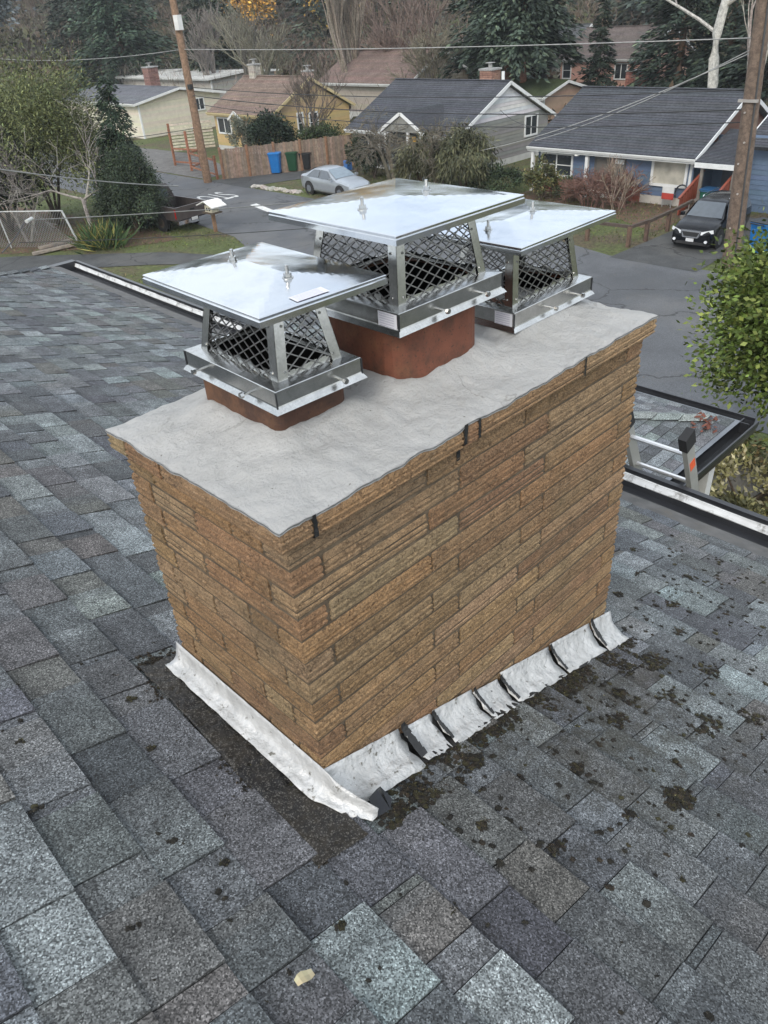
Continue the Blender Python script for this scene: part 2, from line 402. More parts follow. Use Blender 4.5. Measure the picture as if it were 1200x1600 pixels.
def merge(parts):
    Vs, Fs, Ts, n = [], [], [], 0
    for V, F, T in parts: Vs.append(V); Fs.append(F+n); Ts.append(T); n += len(V)
    return np.concatenate(Vs), np.concatenate(Fs), np.concatenate(Ts)
def tones(n, base, var=.35, alt=None, altp=.3, r=rs):
    k = np.exp(r.normal(0,var,(n,1))); T = np.array(base)[None,:]*k
    if alt is not None:
        m_ = r.rand(n) < altp; T[m_] = np.array(alt)[None,:]*k[m_]
    return np.clip(T,0,1)
def jit(t, a, r=rnd):
    k = 1 + r.uniform(-a, a)
    return tuple(max(0, c*k*(1+r.uniform(-.04,.04))) for c in t)

# ------------------------------------------------------------------ ground
GZ = -7.5
def sstep(x, a, b):
    t = min(1, max(0, (x-a)/(b-a))); return t*t*(3-2*t)
def gz(x, y):
    z = GZ
    if x > 46: z += .045*(x-46)
    if x > 84: z += .14*(x-84)*sstep(x, 84, 100)
    if y > 82: z += .12*(y-82)*sstep(y, 82, 100)
    z += 2.35*sstep(13.2-x, 0, 3.4)*sstep(16-y, 0, 6)            # the raised front yard of the house we stand on
    return z
xs = sorted(set([-60,-40,-25,-15] + [i*.8-8 for i in range(0, 29)] + [16+2*i for i in range(15)] + list(range(46, 200, 6)) + [240, 300]))
ys = sorted(set([-90,-60,-40,-25] + [-16+i*1.3 for i in range(0, 30)] + list(range(24, 84, 4)) + list(range(84, 260, 8)) + [300]))
g = MB()
vv = [(x, y, gz(x, y)) for x in xs for y in ys]
ff = [(i*len(ys)+j, (i+1)*len(ys)+j, (i+1)*len(ys)+j+1, i*len(ys)+j+1) for i in range(len(xs)-1) for j in range(len(ys)-1)]
g.add(vv, ff); g.build('ground', LAWN, smooth=True, kind='structure')
def sheet(name, pts, h, material):
    b = MB(); b.poly([(x, y, GZ+h) for x, y in pts]); return b.build(name, material, kind='structure')
sheet('road', [(15.2,-60),(25.3,-60),(25.3,8),(25.0,13.4),(25.7,16),(25.9,33),(26.0,41.2),(26.4,95),(20.6,95),(19.9,37),(18.9,28.5),(18.0,26.3),(16.6,25),(15.8,21),(15.2,8)], .012, ASPHALT)
sheet('parking_pad', [(25.8,36.9),(26.3,37.0),(27.6,36.6),(30.6,35.3),(32.2,34.6),(33.3,36.2),(29.6,38.6),(26.6,40.5),(25.9,40.9)], .018, PAVEMENT)
sheet('gravel_drive', [(26.2,41.6),(28.6,42.0),(31.5,50),(31,60),(26.3,60)], .016, GRAVEL)
sheet('driveway', [(24.8,10.0),(32.6,10.1),(32.6,13.0),(24.8,13.3)], .018, PAVEMENT)
sheet('sidewalk', [(6,40.4),(11.6,34.4),(15.6,29.2),(17.0,26.0),(16.2,25.4),(14.2,28.0),(10.4,32.2),(5,38)], .020, PAVEMENT)
sheet('mulch_bed', [(8,39),(11.9,34.9),(15.2,31.4),(17.3,30.3),(17.5,33.5),(17,38),(16,46),(6,46)], .014, MULCH)
sheet('garden_mulch', [(28.6,13.6),(32.9,13.6),(32.9,22.5),(29.8,22.5),(30.4,17)], .014, MULCH)
b = MB()                                                          # worn stop line
b.hexa([(22.7,31.0,GZ+.018),(23.1,31.0,GZ+.018),(23.6,33.1,GZ+.018),(23.2,33.1,GZ+.018),(22.7,31.0,GZ+.022),(23.1,31.0,GZ+.022),(23.6,33.1,GZ+.022),(23.2,33.1,GZ+.022)])
b.build('stop_line', ROADPAINT, kind='structure')
tcv = bpy.data.curves.new('stop_word', 'FONT'); tcv.body = 'STOP'; tcv.size = 1.0; tcv.align_x = 'CENTER'
to = bpy.data.objects.new('tmp', tcv); COL.objects.link(to)
dg = bpy.context.evaluated_depsgraph_get()
tme = bpy.data.meshes.new_from_object(to.evaluated_get(dg)); bpy.data.objects.remove(to)
tme.name = 'stop_lettering'; tme.materials.clear(); tme.materials.append(ROADPAINT)
bs = np.empty(len(tme.vertices)*3, np.float32); tme.vertices.foreach_get('co', bs); bs = bs.reshape(-1,3)
nx = 23.25 - bs[:,0]*.92; ny = 37.6 - (bs[:,1]-bs[:,1].min())*3.1
tme.vertices.foreach_set('co', np.stack([nx, ny, np.full(len(nx), GZ+.019)], 1).astype(np.float32).ravel())
so = link('stop_lettering', tme, None, 'structure')

# ------------------------------------------------------------------ the roof we stand on
RA, RS, RZ = 0.0249, 0.3192, -0.842
DV = Vector((cos(RA), -sin(RA), 0)); EV = Vector((sin(RA), cos(RA), 0))
RN = (Vector((0,0,1)) + DV*RS).normalized()
def RP(d, e, h=0.0):
    return DV*d + EV*e + Vector((0,0,RZ - RS*d)) + RN*h
def cam_px(P):
    q = Vector(P)-CAM; z = q.dot(fw)
    return (600+1179.5*q.dot(CR)/z, 800-1179.5*q.dot(CU)/z, z) if z > .05 else (-9e9, -9e9, z)
EAVE = 2.985; HIPE = 9.35                      # shingle edge at the eave; e of the far corner
house = thing('shingled_house', 'house whose grey shingled roof we stand on, carrying the brick chimney', 'house', (0, 0, -6))
b = MB()
def deckpt(d, e, h): return RP(d, e, h)
# deck: main slope down to the eave, cut by the hip at 45 degrees
up = -3.2
P = [(up,-7.5),(EAVE-.02,-7.5),(EAVE-.02,HIPE-.02),(up,HIPE-(EAVE-up))]
b.poly([deckpt(d, e, 0) for d, e in P]); b.poly([deckpt(d, e, -.05) for d, e in P][::-1])
for i in range(4):
    (d0,e0),(d1,e1) = P[i], P[(i+1) % 4]
    b.quad(deckpt(d0,e0,-.05), deckpt(d1,e1,-.05), deckpt(d1,e1,0), deckpt(d0,e0,0))
b.build('roof_deck', TAR, house)
TONES = [((.112,.121,.125),5),((.076,.081,.086),4),((.165,.182,.185),3),((.108,.105,.100),3),((.195,.220,.220),2),((.092,.099,.107),3),((.062,.066,.072),1)]
TONEL = [t for t, n in TONES for _ in range(n)]
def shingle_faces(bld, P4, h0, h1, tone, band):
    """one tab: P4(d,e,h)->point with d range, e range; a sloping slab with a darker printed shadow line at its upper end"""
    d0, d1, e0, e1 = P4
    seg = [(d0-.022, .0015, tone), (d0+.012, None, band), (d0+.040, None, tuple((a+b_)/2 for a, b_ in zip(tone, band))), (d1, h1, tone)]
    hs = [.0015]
    L = d1-(d0-.022)
    for dd, h, t in seg: pass
    dd = [s_[0] for s_ in seg]
    hh = [h0 + (h1-h0)*(x-dd[0])/L for x in dd]
    nc = 4 if e1-e0 > .07 else 2
    other = rnd.choice(TONEL) if rnd.random() < .45 else tone
    ph = rnd.uniform(0,1); grain = [jit((1,1,1), .09) for _ in range(nc*2+2)]
    for c in range(nc):
        f0, f1 = e0+(e1-e0)*c/nc, e0+(e1-e0)*(c+1)/nc
        mxf = sstep((c+.5)/nc, ph-.35, ph+.35)*.6
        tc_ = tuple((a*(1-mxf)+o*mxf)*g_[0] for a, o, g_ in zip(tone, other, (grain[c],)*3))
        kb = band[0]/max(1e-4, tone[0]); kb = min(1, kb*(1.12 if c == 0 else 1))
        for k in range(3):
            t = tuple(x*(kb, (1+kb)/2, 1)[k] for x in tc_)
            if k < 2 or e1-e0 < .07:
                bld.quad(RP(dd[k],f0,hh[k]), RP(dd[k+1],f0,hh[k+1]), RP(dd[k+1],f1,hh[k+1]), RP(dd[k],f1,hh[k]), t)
            else:
                dm, hm_ = (dd[2]+dd[3])/2, (hh[2]+hh[3])/2; t2 = tuple(x*grain[nc+c][1] for x in t)
                bld.quad(RP(dd[2],f0,hh[2]), RP(dm,f0,hm_), RP(dm,f1,hm_), RP(dd[2],f1,hh[2]), t)
                bld.quad(RP(dm,f0,hm_), RP(dd[3],f0,hh[3]), RP(dd[3],f1,hh[3]), RP(dm,f1,hm_), t2)
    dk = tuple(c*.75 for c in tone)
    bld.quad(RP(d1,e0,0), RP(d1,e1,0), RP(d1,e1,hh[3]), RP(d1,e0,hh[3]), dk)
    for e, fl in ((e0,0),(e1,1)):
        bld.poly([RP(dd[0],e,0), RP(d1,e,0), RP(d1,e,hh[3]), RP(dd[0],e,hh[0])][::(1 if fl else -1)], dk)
EXPO = .1495; D0 = -.124
tabs = []
k0 = int((up-D0)/EXPO)+1; k1 = int((EAVE-D0)/EXPO)+1
for k in range(k0, k1+1):
    d1 = min(D0+EXPO*k, EAVE); d0 = D0+EXPO*(k-1)
    e = -7.4 + rnd.uniform(0,.3); raised = rnd.random() < .5
    emax = HIPE-(EAVE-d1)-.03
    run = rnd.choice(TONEL); blend = 0
    while e < emax:
        w = rnd.uniform(.13,.30) if raised else rnd.uniform(.07,.21)
        if not raised and rnd.random() < .25: w = rnd.uniform(.02,.05)
        e1 = min(e+w, emax)
        tone = rnd.choice(TONEL)
        if rnd.random() < .35: tone = tuple(.5*(a+c) for a, c in zip(tone, run))
        run = tone
        tone = jit(tone, .10)
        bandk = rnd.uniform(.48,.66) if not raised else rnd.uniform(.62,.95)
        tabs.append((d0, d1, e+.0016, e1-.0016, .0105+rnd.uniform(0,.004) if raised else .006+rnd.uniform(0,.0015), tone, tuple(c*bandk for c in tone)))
        e = e1; raised = not raised
def shows(t):
    x, y, z = cam_px(RP((t[0]+t[1])/2, (t[2]+t[3])/2))
    if not (-60 < x < 1260 and -60 < y < 1660): return 0
    if 330 < x < 900 and 500 < y < 900 : return 0
    return (t[1]-t[0])*(t[3]-t[2])/z**2
order = sorted(range(len(tabs)), key=lambda i: -shows(tabs[i]))
single = set(order[:300])
field = MB()
for i, (d0, d1, e0, e1, hh, tone, band) in enumerate(tabs):
    if (.0 < d1 and d0 < 1.44 and e0 > .05 and e1 < .64): continue      # under the chimney
    if i in single:
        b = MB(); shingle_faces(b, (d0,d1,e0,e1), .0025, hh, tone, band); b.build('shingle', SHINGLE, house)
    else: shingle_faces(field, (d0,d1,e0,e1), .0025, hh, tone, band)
field.build('shingle_field', SHINGLE, house, kind='stuff')
# far slope beyond the hip, hip cap shingles
b = MB()
hp = lambda t: (EAVE-t, HIPE-t)
A, Bq = hp(0), hp(6.0)
far = [RP(*A, .004), RP(*A, .004)+EV*.0, RP(*Bq, .004)]
zA = RP(*A).z
b.poly([RP(*A,.004), RP(*Bq,.004), Vector((RP(*Bq).x-3.0, RP(*Bq).y+.0, RP(*Bq).z)), Vector((RP(*A).x-9.0, RP(*A).y+.22, zA))])
b.tone = (.13,.135,.14); b.t = [b.tone]
b.build('hip_slope', SHINGLE, house)
for i in range(30):
    t0 = .05+i*.19; a = RP(EAVE-t0-.21, HIPE-t0-.21, .012); c = RP(EAVE-t0, HIPE-t0, .030)
    s1 = (DV*-.707 + EV*.707); wd = .13
    tone = jit(rnd.choice(TONEL), .1)
    o1 = EV*-wd + Vector((0,0,.0)); o2 = DV*wd*-1
    pl1 = lambda q, dd, ee, h: q + DV*dd + EV*ee + Vector((0,0,-RS*dd if ee <= 0 else 0)) + Vector((0,0,h))
    b = MB()
    L0, L1 = a + EV*-wd, c + EV*-wd
    R0, R1 = a + DV*wd*-.0 + EV*.10 + Vector((0,0,-.032)), c + EV*.10 + Vector((0,0,-.032))
    for q in (L0, L1): q.z -= .004
    b.quad(L0, L1, c, a, tone); b.quad(a, c, R1, R0, tone)
    b.quad(L1, L1-Vector((0,0,.010)), c-Vector((0,0,.012)), c, tuple(x*.6 for x in tone)); b.quad(c, c-Vector((0,0,.012)), R1-Vector((0,0,.01)), R1, tuple(x*.6 for x in tone))
    b.build('hip_cap_shingle', SHINGLE, house)
# eave metal and the box gutter, open to the sky
def strip(name, prof, material, e0=-7.5, e1=HIPE+.05, n=60, wob=.0, parent=house, closed=False):
    b = MB(); rings = []
    for i in range(n+1):
        e = e0+(e1-e0)*i/n
        rings.append([DV*d + EV*e + Vector((0,0,z+rnd.uniform(-wob,wob))) for d, z in prof])
    b.loft(rings, closed=closed, caps=closed); return b.build(name, material, parent)
zE = RZ-RS*EAVE
strip('eave_metal', [(EAVE-.015,zE+.011),(EAVE+.10,zE-.022),(EAVE+.165,zE-.040),(EAVE+.168,zE-.085),(EAVE+.164,zE-.085),(EAVE+.155,zE-.046),(EAVE-.01,zE+.004)], APRON, wob=.0015, closed=True)
gut = strip('gutter', [(EAVE+.166,zE-.045),(EAVE+.17,zE-.135),(EAVE+.36,zE-.135),(EAVE+.385,zE-.060),(EAVE+.385,zE-.018),(EAVE+.425,zE-.018),(EAVE+.428,zE-.035),(EAVE+.405,zE-.065),(EAVE+.372,zE-.150),(EAVE+.162,zE-.150)], GUTTER_BLACK, closed=True)
strip('gutter_lining', [(EAVE+.360,zE-.090),(EAVE+.372,zE-.062),(EAVE+.375,zE-.048),(EAVE+.383,zE-.048),(EAVE+.380,zE-.064),(EAVE+.366,zE-.098)], GUTTER_WHITE, wob=.003, closed=True, n=120)
# side gutter round the far corner
b = MB(); c0 = DV*(EAVE+.40)+EV*(HIPE+.05); c0.z = zE-.09
for dz, hw in ((0,.075),):
    b.box(c0.x-9, c0.x, c0.y+.0, c0.y+.12, c0.z-.06, c0.z+.07)
b.build('side_gutter', GUTTER_BLACK, house)
b = MB(); 
b.hexa([DV*d+EV*e+Vector((0,0,z)) for z in (gz(2,0)-.3, RZ-RS*EAVE-.10) for d, e in ((-6,-7.3),(2.75,-7.3),(2.75,9.0),(-6,9.0))])
b.tone = (.42,.40,.36); b.t = [b.tone]*6
b.build('wall', PAINT, house)
# the lower porch roof: hip roof with gutters, standing in front of the house
LX0, LX1, LY0, LY1, LZ = 3.1, 5.86, 1.08, 7.2, -2.53
porch = thing('porch_roof', 'lower hipped porch roof of grey shingles with black gutter, below the main eave on the right', 'roof', (4.5,4,LZ))
sl_ = .16
def LP(x, y, h=0): 
    return Vector((x, y, LZ + .03 + min((LX1-.1-x), (y-LY0-.1))*sl_ + h))
b = MB(); xa, ya = LX0, LY0+.1; xb = LX1-.1
b.poly([LP(xb,ya), LP(xb,LY1), LP(xa,LY1), LP(xa,ya+(xb-xa)), ]); b.poly([LP(xb,ya), LP(xa,ya+(xb-xa)), LP(xa,ya)])
b.build('roof_deck', TAR, porch)
ex = .105
def lower_tabs(side):
    k = 0
    while k*ex < xb-xa:
        lo = k*ex; hi = lo+ex
        u = 0.0
        while True:
            w = rnd.uniform(.12,.19)
            tone = jit(rnd.choice(TONEL[:12]), .12); tone = tuple(c*1.15 for c in tone)
            b = MB()
            if side == 0:           # street side: rows run along y
                y0 = ya+lo+u; y1 = y0+w
                if y0 > LY1: break
                P = [(xb-hi-.02, max(y0, ya+hi)), (xb-lo, y0), (xb-lo, min(y1,LY1)), (xb-hi-.02, min(max(y1, ya+hi), LY1))]
            else:                   # yard side: rows run along x
                x1 = xb-lo-u; x0 = x1-w
                if x1 < xa: break
                P = [(min(x1, xb-hi), ya+hi+.02), (max(min(x0, xb-hi), xa), ya+hi+.02), (max(x0,xa), ya+lo), (x1, ya+lo)]
            u += w+.003
            hh = (.003,.012,.012,.003) if side == 0 else (.003,.003,.012,.012)
            top = [LP(x, y, h+.001) for (x, y), h in zip(P, hh)]; bot = [LP(x, y, .0) for x, y in P]
            b.poly(top, tone)
            for i in range(4): b.quad(bot[i], bot[(i+1) % 4], top[(i+1) % 4], top[i], tuple(c*.5 for c in tone))
            yield b
        k += 1
for b in lower_tabs(1): b.build('shingle', SHINGLE, porch)
lf = MB()
for b in lower_tabs(0): lf.add(b.v, b.f); lf.t[-len(b.t):] = b.t
lf.build('shingle_field', SHINGLE, porch, kind='stuff')
for i in range(11):                                # hip caps down to the corner
    t0 = .16+i*.17; b = MB(); tone = tuple(c*1.35 for c in jit((.17,.19,.185), .12))
    a = LP(xb-t0-.17, ya+t0+.17, .035); c = LP(xb-t0, ya+t0, .050)
    w1, w2 = Vector((0,.10,-.018)), Vector((-.10,0,-.018))
    b.quad(a, c, c+w1, a+w1, tone); b.quad(a, a+w2, c+w2, c, tone)
    b.quad(c, c-Vector((0,0,.014)), c+w1-Vector((0,0,.014)), c+w1, tuple(x*.5 for x in tone)); b.quad(c, c+w2, c+w2-Vector((0,0,.014)), c-Vector((0,0,.014)), tuple(x*.5 for x in tone))
    b.build('hip_cap_shingle', SHINGLE, porch)
EM = mat('blue_grey_flashing', (.17,.185,.205), .45, .2, var=.15, vscale=5)
b = MB()
def eavep(off, z): return [(xa, LY0+.1-off, z), (xb+off, LY0+.1-off, z), (xb+off, LY1, z)]
b.loft([[Vector((xa,ya-o,LZ+z)) for o, z in ((-.22,.070),(.04,.028),(.04,.0))], [Vector((xb+o,ya-o,LZ+z)) for o, z in ((-.22,.070),(.04,.028),(.04,.0))], [Vector((xb+o,LY1,LZ+z)) for o, z in ((-.22,.070),(.04,.028),(.04,.0))]], closed=False, caps=False)
b.build('eave_flashing', EM, porch)
for nm, A, Bv, nrm in (('gutter', (xb+.04,ya-.12), (xb+.04,LY1), Vector((1,0,0))), ('gutter', (xa,ya-.04), (xb+.13,ya-.04), Vector((0,-1,0)))):
    b = MB(); prof = [(.0,.02),(.0,-.09),(.09,-.09),(.115,.0),(.115,.03),(.13,.03),(.13,-.01),(.10,-.105),(-.01,-.105),(-.01,.02)]
    b.loft([[Vector((*q, LZ+z)) + nrm*o for o, z in prof] for q in (A, Bv)]); b.build(nm, GUTTER_BLACK, porch)
b = MB(); b.box(xa-.02,xb-.02,ya+.02,LY1,LZ-.12,LZ-.10,(.5,.5,.48)); b.build('soffit', PAINT, porch)
for px_, py_ in ((xb-.12, ya+.12), (xb-.12, 4.0), (xb-.12, 6.9)):
    b = MB(); b.box(px_-.06,px_+.06,py_-.06,py_+.06,gz(px_,py_)-.1,LZ-.12,(.6,.6,.58)); b.build('post', PAINT, porch)
q0 = LP(xb-.28, ya+.16, .02)
lpt = thing('leaf_pile', 'small heap of rust red dead leaves at the corner of the lower roof', 'leaves', tuple(q0))
for i in range(24):
    q = LP(xb-.28+rnd.gauss(0,.10), ya+.16+rnd.gauss(0,.06), .02+rnd.uniform(0,.03)); a = rnd.uniform(0,6.28); l = rnd.uniform(.025,.05)
    u = Vector((cos(a),sin(a),rnd.uniform(-.3,.3)))*l; v = Vector((-sin(a),cos(a),rnd.uniform(-.3,.5)))*l*.5
    lp = MB(); tn = jit((.12,.042,.026), .35); w_ = Vector((0,0,.008))
    lp.add((q-u, q+v, q+u+w_, q-v, q+w_), ((0,1,4),(1,2,4),(2,3,4),(3,0,4)), tn); lp.build('leaf', FOLIAGE, lpt)
# ladder leaning on the main eave: two rails with black end mitts, rungs
lad = thing('ladder', 'grey ladder top with black rubber mitts rising past the eave on the right', 'ladder', (4.7,.65,gz(4.7,.65)))
LT = Vector((3.50,.665,-1.53)); LB = Vector((5.3,.62,gz(5.3,.6))); ldir = (LB-LT).normalized(); FG = mat('grey_fibreglass', (.30,.30,.28), .5, var=.1)
for dy in (0,.42):
    b = MB(); b.bar(LT+Vector((0,dy,0)), LB+Vector((0,dy,0)), .035, .085); rl = b.build('rail', FG, lad)
    b = MB(); q = LT+Vector((0,dy,0)); b.bar(q-ldir*.045, q+ldir*.075, .055, .105); b.build('end_mitt', RUBBER, rl)
    if dy == 0:
        b = MB(); b.bar(LT+ldir*.22+Vector((0,-.0185,0)), LT+ldir*.30+Vector((0,-.0185,0)), .002, .06, tone=(.75,.12,.04)); b.build('sticker', PAINT, rl)
for k in range(8):
    q = LT+ldir*(.17+.3*k); b = MB(); b.tube([q+Vector((0,.0,0)), q+Vector((0,.42,0))], .016, 8); b.build('rung', mat('bare_aluminium', (.8,.8,.8), .3, .8, var=.05), lad)

# ------------------------------------------------------------------ the chimney
CL, CW, INS = 1.481, .7075, .0252
chim = thing('brick_chimney', 'tan split-face brick chimney with white cement crown and three clay flues, standing on the shingles', 'chimney', (.74,.35,-1.05))
H = .067
def roof_z(x, y): 
    q = Vector((x,y,0)); return RZ - RS*q.dot(DV)
BT = [(.325,.208,.108),(.295,.182,.094),(.355,.235,.128),(.28,.168,.088),(.315,.188,.094),(.31,.212,.118),(.305,.185,.095)]
def brick(x0, x1, y0, y1, z0, z1, tone):
    b = MB(); rings = []
    hz = z1-z0
    q1 = rnd.uniform(-.05,.05); q2 = rnd.uniform(-.05,.05); g1 = rnd.uniform(.002,.0042); g2 = rnd.uniform(.0015,.0040)
    prof = [(0,.0060),(.04,.0018),(.17+q1,-.0002),(.21+q1,g1),(.28+q1,g1+.0004),(.32+q1,.0006),(.50+q2,-.0012),(.55+q2,g2),(.63+q2,g2+.0004),(.67+q2,.0),(.84,.0008),(.95,.0026),(1,.0060)]
    sh = rnd.uniform(-.06,.06); dp = rnd.uniform(-.0012,.0022)
    def outline(ins, jt):
        pts = []
        for (ax, ay), (bx, by) in (((x0,y0),(x1,y0)),((x1,y0),(x1,y1)),((x1,y1),(x0,y1)),((x0,y1),(x0,y0))):
            n = max(1, int(math.hypot(bx-ax, by-ay)/.055))
            for i in range(n): pts.append((ax+(bx-ax)*i/n, ay+(by-ay)*i/n))
        cx, cy = (x0+x1)/2, (y0+y1)/2; hx, hy = (x1-x0)/2, (y1-y0)/2
        res = []
        for x, y in pts:
            i_ = ins+dp+rnd.uniform(-jt,jt)
            fx = (x-cx)/hx; fy = (y-cy)/hy
            nx_ = x-(i_ if abs(fx) > .999 else 0)*(1 if fx > 0 else -1); ny_ = y-(i_ if abs(fy) > .999 else 0)*(1 if fy > 0 else -1)
            res.append((nx_, ny_))
        return res
    for k, (t, ins) in enumerate(prof):
        tt = t
        rings.append([(x, y, z0+hz*tt+rnd.uniform(-.0006,.0006)) for x, y in outline(ins, .0008 if 0 < k < 12 else .0005)])
    b.loft(rings, tone=tone)
    return b
BR = []
G2 = .0036
def addbrick(x0, x1, y0, y1, k):
    z1 = -H*k+(-.0 if k else -.010); z0 = -H*(k+1)+.0060
    zr = min(roof_z(x, y) for x in (x0, x1) for y in (y0, y1))
    zt = max(roof_z(x, y) for x in (x0, x1) for y in (y0, y1))
    if z1 < zr-.02: return
    BR.append((x0+G2, x1-G2, y0+G2, y1-G2, z0, z1))
TH = .0925
ncourse = 20
for k in range(ncourse):
    o = 0 if k == 0 else INS
    x0, x1, y0, y1 = o, CL-o, o, CW-o
    jj = lambda v: v+rnd.uniform(-.006,.006)
    if k % 2 == 0:      # stretchers of the short sides run through the front corner
        xs_ = [x0+TH, jj(.57), jj(.955), x1]; ys_ = [y0, jj(.395 if k else .445), y1-TH]
        if k == 0: xs_ = [x0+TH, jj(.566), jj(.618), jj(1.081), x1]
        for a, c in zip(xs_[:-1], xs_[1:]): addbrick(a, c, y0, y0+TH, k)
        if k == 0: ys_ = [y0, .455, .615, y1]
        for a, c in zip(ys_[:-1], ys_[1:]): addbrick(x0, x0+TH, a, c, k)
        xb_ = [x0+(TH if k == 0 else 0), .40, .79, 1.17, x1-TH]
        for a, c in zip(xb_[:-1], xb_[1:]): addbrick(a, c, y1-TH, y1, k)
        for a, c in ((y0+TH, .40), (.40, y1)): addbrick(x1-TH, x1, a, c, k)
    else:
        xs_ = [x0, jj(.46), jj(.845), x1-TH]
        for a, c in zip(xs_[:-1], xs_[1:]): addbrick(a, c, y0, y0+TH, k)
        ys_ = [y0+TH, jj(.235), jj(.56), y1]
        for a, c in zip(ys_[:-1], ys_[1:]): addbrick(x0, x0+TH, a, c, k)
        xb_ = [x0+TH, .30, .68, 1.06, x1]
        for a, c in zip(xb_[:-1], xb_[1:]): addbrick(a, c, y1-TH, y1, k)
        for a, c in ((y0, .34), (.34, y1-TH)): addbrick(x1-TH, x1, a, c, k)
for q in BR: brick(*q, jit(rnd.choice(BT), .14)).build('brick', BRICK, chim)
b = MB(); mi = INS+.0085; zb = -1.42
b.box(mi, CL-mi, mi, CW-mi, zb, -.008)
b.build('mortar_core', MORTAR, chim)
b = MB(); b.box(.009, CL-.009, .009, CW-.009, -H+.008, -.012); b.build('mortar_bed', MORTAR, chim)
# dark tarry smears in the top joints
b = MB()
for x, w, z0, z1 in ((.0925,.010,-.07,-.004),(.566,.012,-.105,.002),(.618,.008,-.066,-.004),(1.081,.006,-.06,-.004)):
    n = 6; L_ = [(x-w*rnd.uniform(.4,.7), z0+(z1-z0)*i/n) for i in range(n+1)]; R_ = [(x+w*rnd.uniform(.4,.7), z0+(z1-z0)*i/n) for i in range(n+1)]
    for i in range(n):
        yq = .0022 if L_[i][1] > -.062 else INS+.0015
        yq2 = .0022 if L_[i+1][1] > -.062 else yq
        b.quad((L_[i][0],yq,L_[i][1]), (R_[i][0],yq,R_[i][1]), (R_[i+1][0],yq2,R_[i+1][1]), (L_[i+1][0],yq2,L_[i+1][1]))
b.build('tar_smear', TAR, chim)

FLUES = [  # x0,x1,y0,y1,corner radius,yaw,bottom,top
    (.206,.420,.238,.556,.030,-.035,-.03,.165, CLAY_DARK),
    (.560,.893,.198,.520,.085,.0,-.03,.235, CLAY),
    (1.050,1.385,.235,.460,.05,.0,-.03,.085, CLAY)]
def rrect(x0, x1, y0, y1, r, yaw=0, n=6):
    cx, cy = (x0+x1)/2, (y0+y1)/2; pts = []
    for qx, qy, a0 in ((x1-r,y0+r,-pi/2),(x1-r,y1-r,0),(x0+r,y1-r,pi/2),(x0+r,y0+r,pi)):
        for i in range(n+1):
            a = a0+pi/2*i/n; pts.append((qx+r*cos(a)-cx, qy+r*sin(a)-cy))
    return [(cx+x*cos(yaw)-y*sin(yaw), cy+x*sin(yaw)+y*cos(yaw)) for x, y in pts]
def fdist(x, y):        # distance outside the nearest flue
    best = 9
    for f in FLUES:
        r = f[4]; dx = max(f[0]+r-x, 0, x-f[1]+r); dy = max(f[2]+r-y, 0, y-f[3]+r)
        best = min(best, math.hypot(dx, dy)-r)
    return best
from mathutils import noise as mn
def crown_z(x, y):
    edge = min(x, CL-x, y, CW-y)
    z = -.002 + .036*sstep(edge, 0, .26)
    d = fdist(x, y)
    if d < .075: z += .022*(1-sstep(d, 0, .075))+.0022*sin(d*260+3*mn.noise((x*7,y*7,1.)))*(1-sstep(d,.01,.075))*max(0,mn.noise((x*8,y*8,6.))+.4)
    z += .008*mn.noise((x*9,y*9,.3)) + .0048*mn.noise((x*27,y*27,2.)) + .0018*mn.noise((x*70,y*70,5.))
    z += .0035*mn.noise((x*6+y*14, y*3, 9.))*sstep(edge, 0, .1)
    if edge < .012: z -= .005*(1-edge/.012)
    return z
NX, NY = 190, 92
b = MB(); vv = []
for i in range(NX+1):
    for j in range(NY+1):
        x = CL*i/NX; y = CW*j/NY
        ex_ = -.004+.005*mn.noise((x*16,y*16,1.)) 
        if i == 0: x -= ex_
        if i == NX: x += ex_
        if j == 0: y -= ex_
        if j == NY: y += ex_
        vv.append((x, y, crown_z(x, y)))
ff = [(i*(NY+1)+j, (i+1)*(NY+1)+j, (i+1)*(NY+1)+j+1, i*(NY+1)+j+1) for i in range(NX) for j in range(NY)]
b.add(vv, ff)
rim = [i*(NY+1) for i in range(NX+1)] + [NX*(NY+1)+j for j in range(1, NY+1)] + [i*(NY+1)+NY for i in range(NX-1, -1, -1)] + [j for j in range(NY-1, 0, -1)]
n0 = len(b.v)
low = [(b.v[i][0], b.v[i][1], b.v[i][2]-.005-.003*abs(mn.noise((b.v[i][0]*30, b.v[i][1]*30, 4.)))) for i in rim]
b.v += low
for k in range(len(rim)):
    k2 = (k+1) % len(rim); b.f.append((rim[k], rim[k2], n0+k2, n0+k)); b.t.append(b.tone); b.ms.append(0)
b.build('cement_crown', CROWN, chim, smooth=True)
for x0, x1, y0, y1, r, yaw, z0, z1, mt in FLUES:
    b = MB(); o_ = rrect(x0,x1,y0,y1,r,yaw); i_ = rrect(x0+.024,x1-.024,y0+.024,y1-.024,max(.01,r-.02),yaw)
    prof = [(o_,z0),(o_,z1-.006),(rrect(x0+.004,x1-.004,y0+.004,y1-.004,r,yaw),z1),(i_,z1)]
    b.loft([[(x,y,z) for x, y in ring] for ring, z in prof], caps=False)
    fl = b.build('flue_tile', mt, chim)
    b = MB(); b.loft([[(x,y,z1+.0003) for x, y in rrect(x0+.010,x1-.010,y0+.010,y1-.010,r,yaw)],[(x,y,z1+.0003) for x, y in i_],[(x,y,z0-.6) for x, y in i_]], caps=False); b.poly([(x,y,z0-.3) for x, y in i_]); b.build('soot', mat('soot', (.005,.005,.005), 1, var=.2, spec=.1), fl)
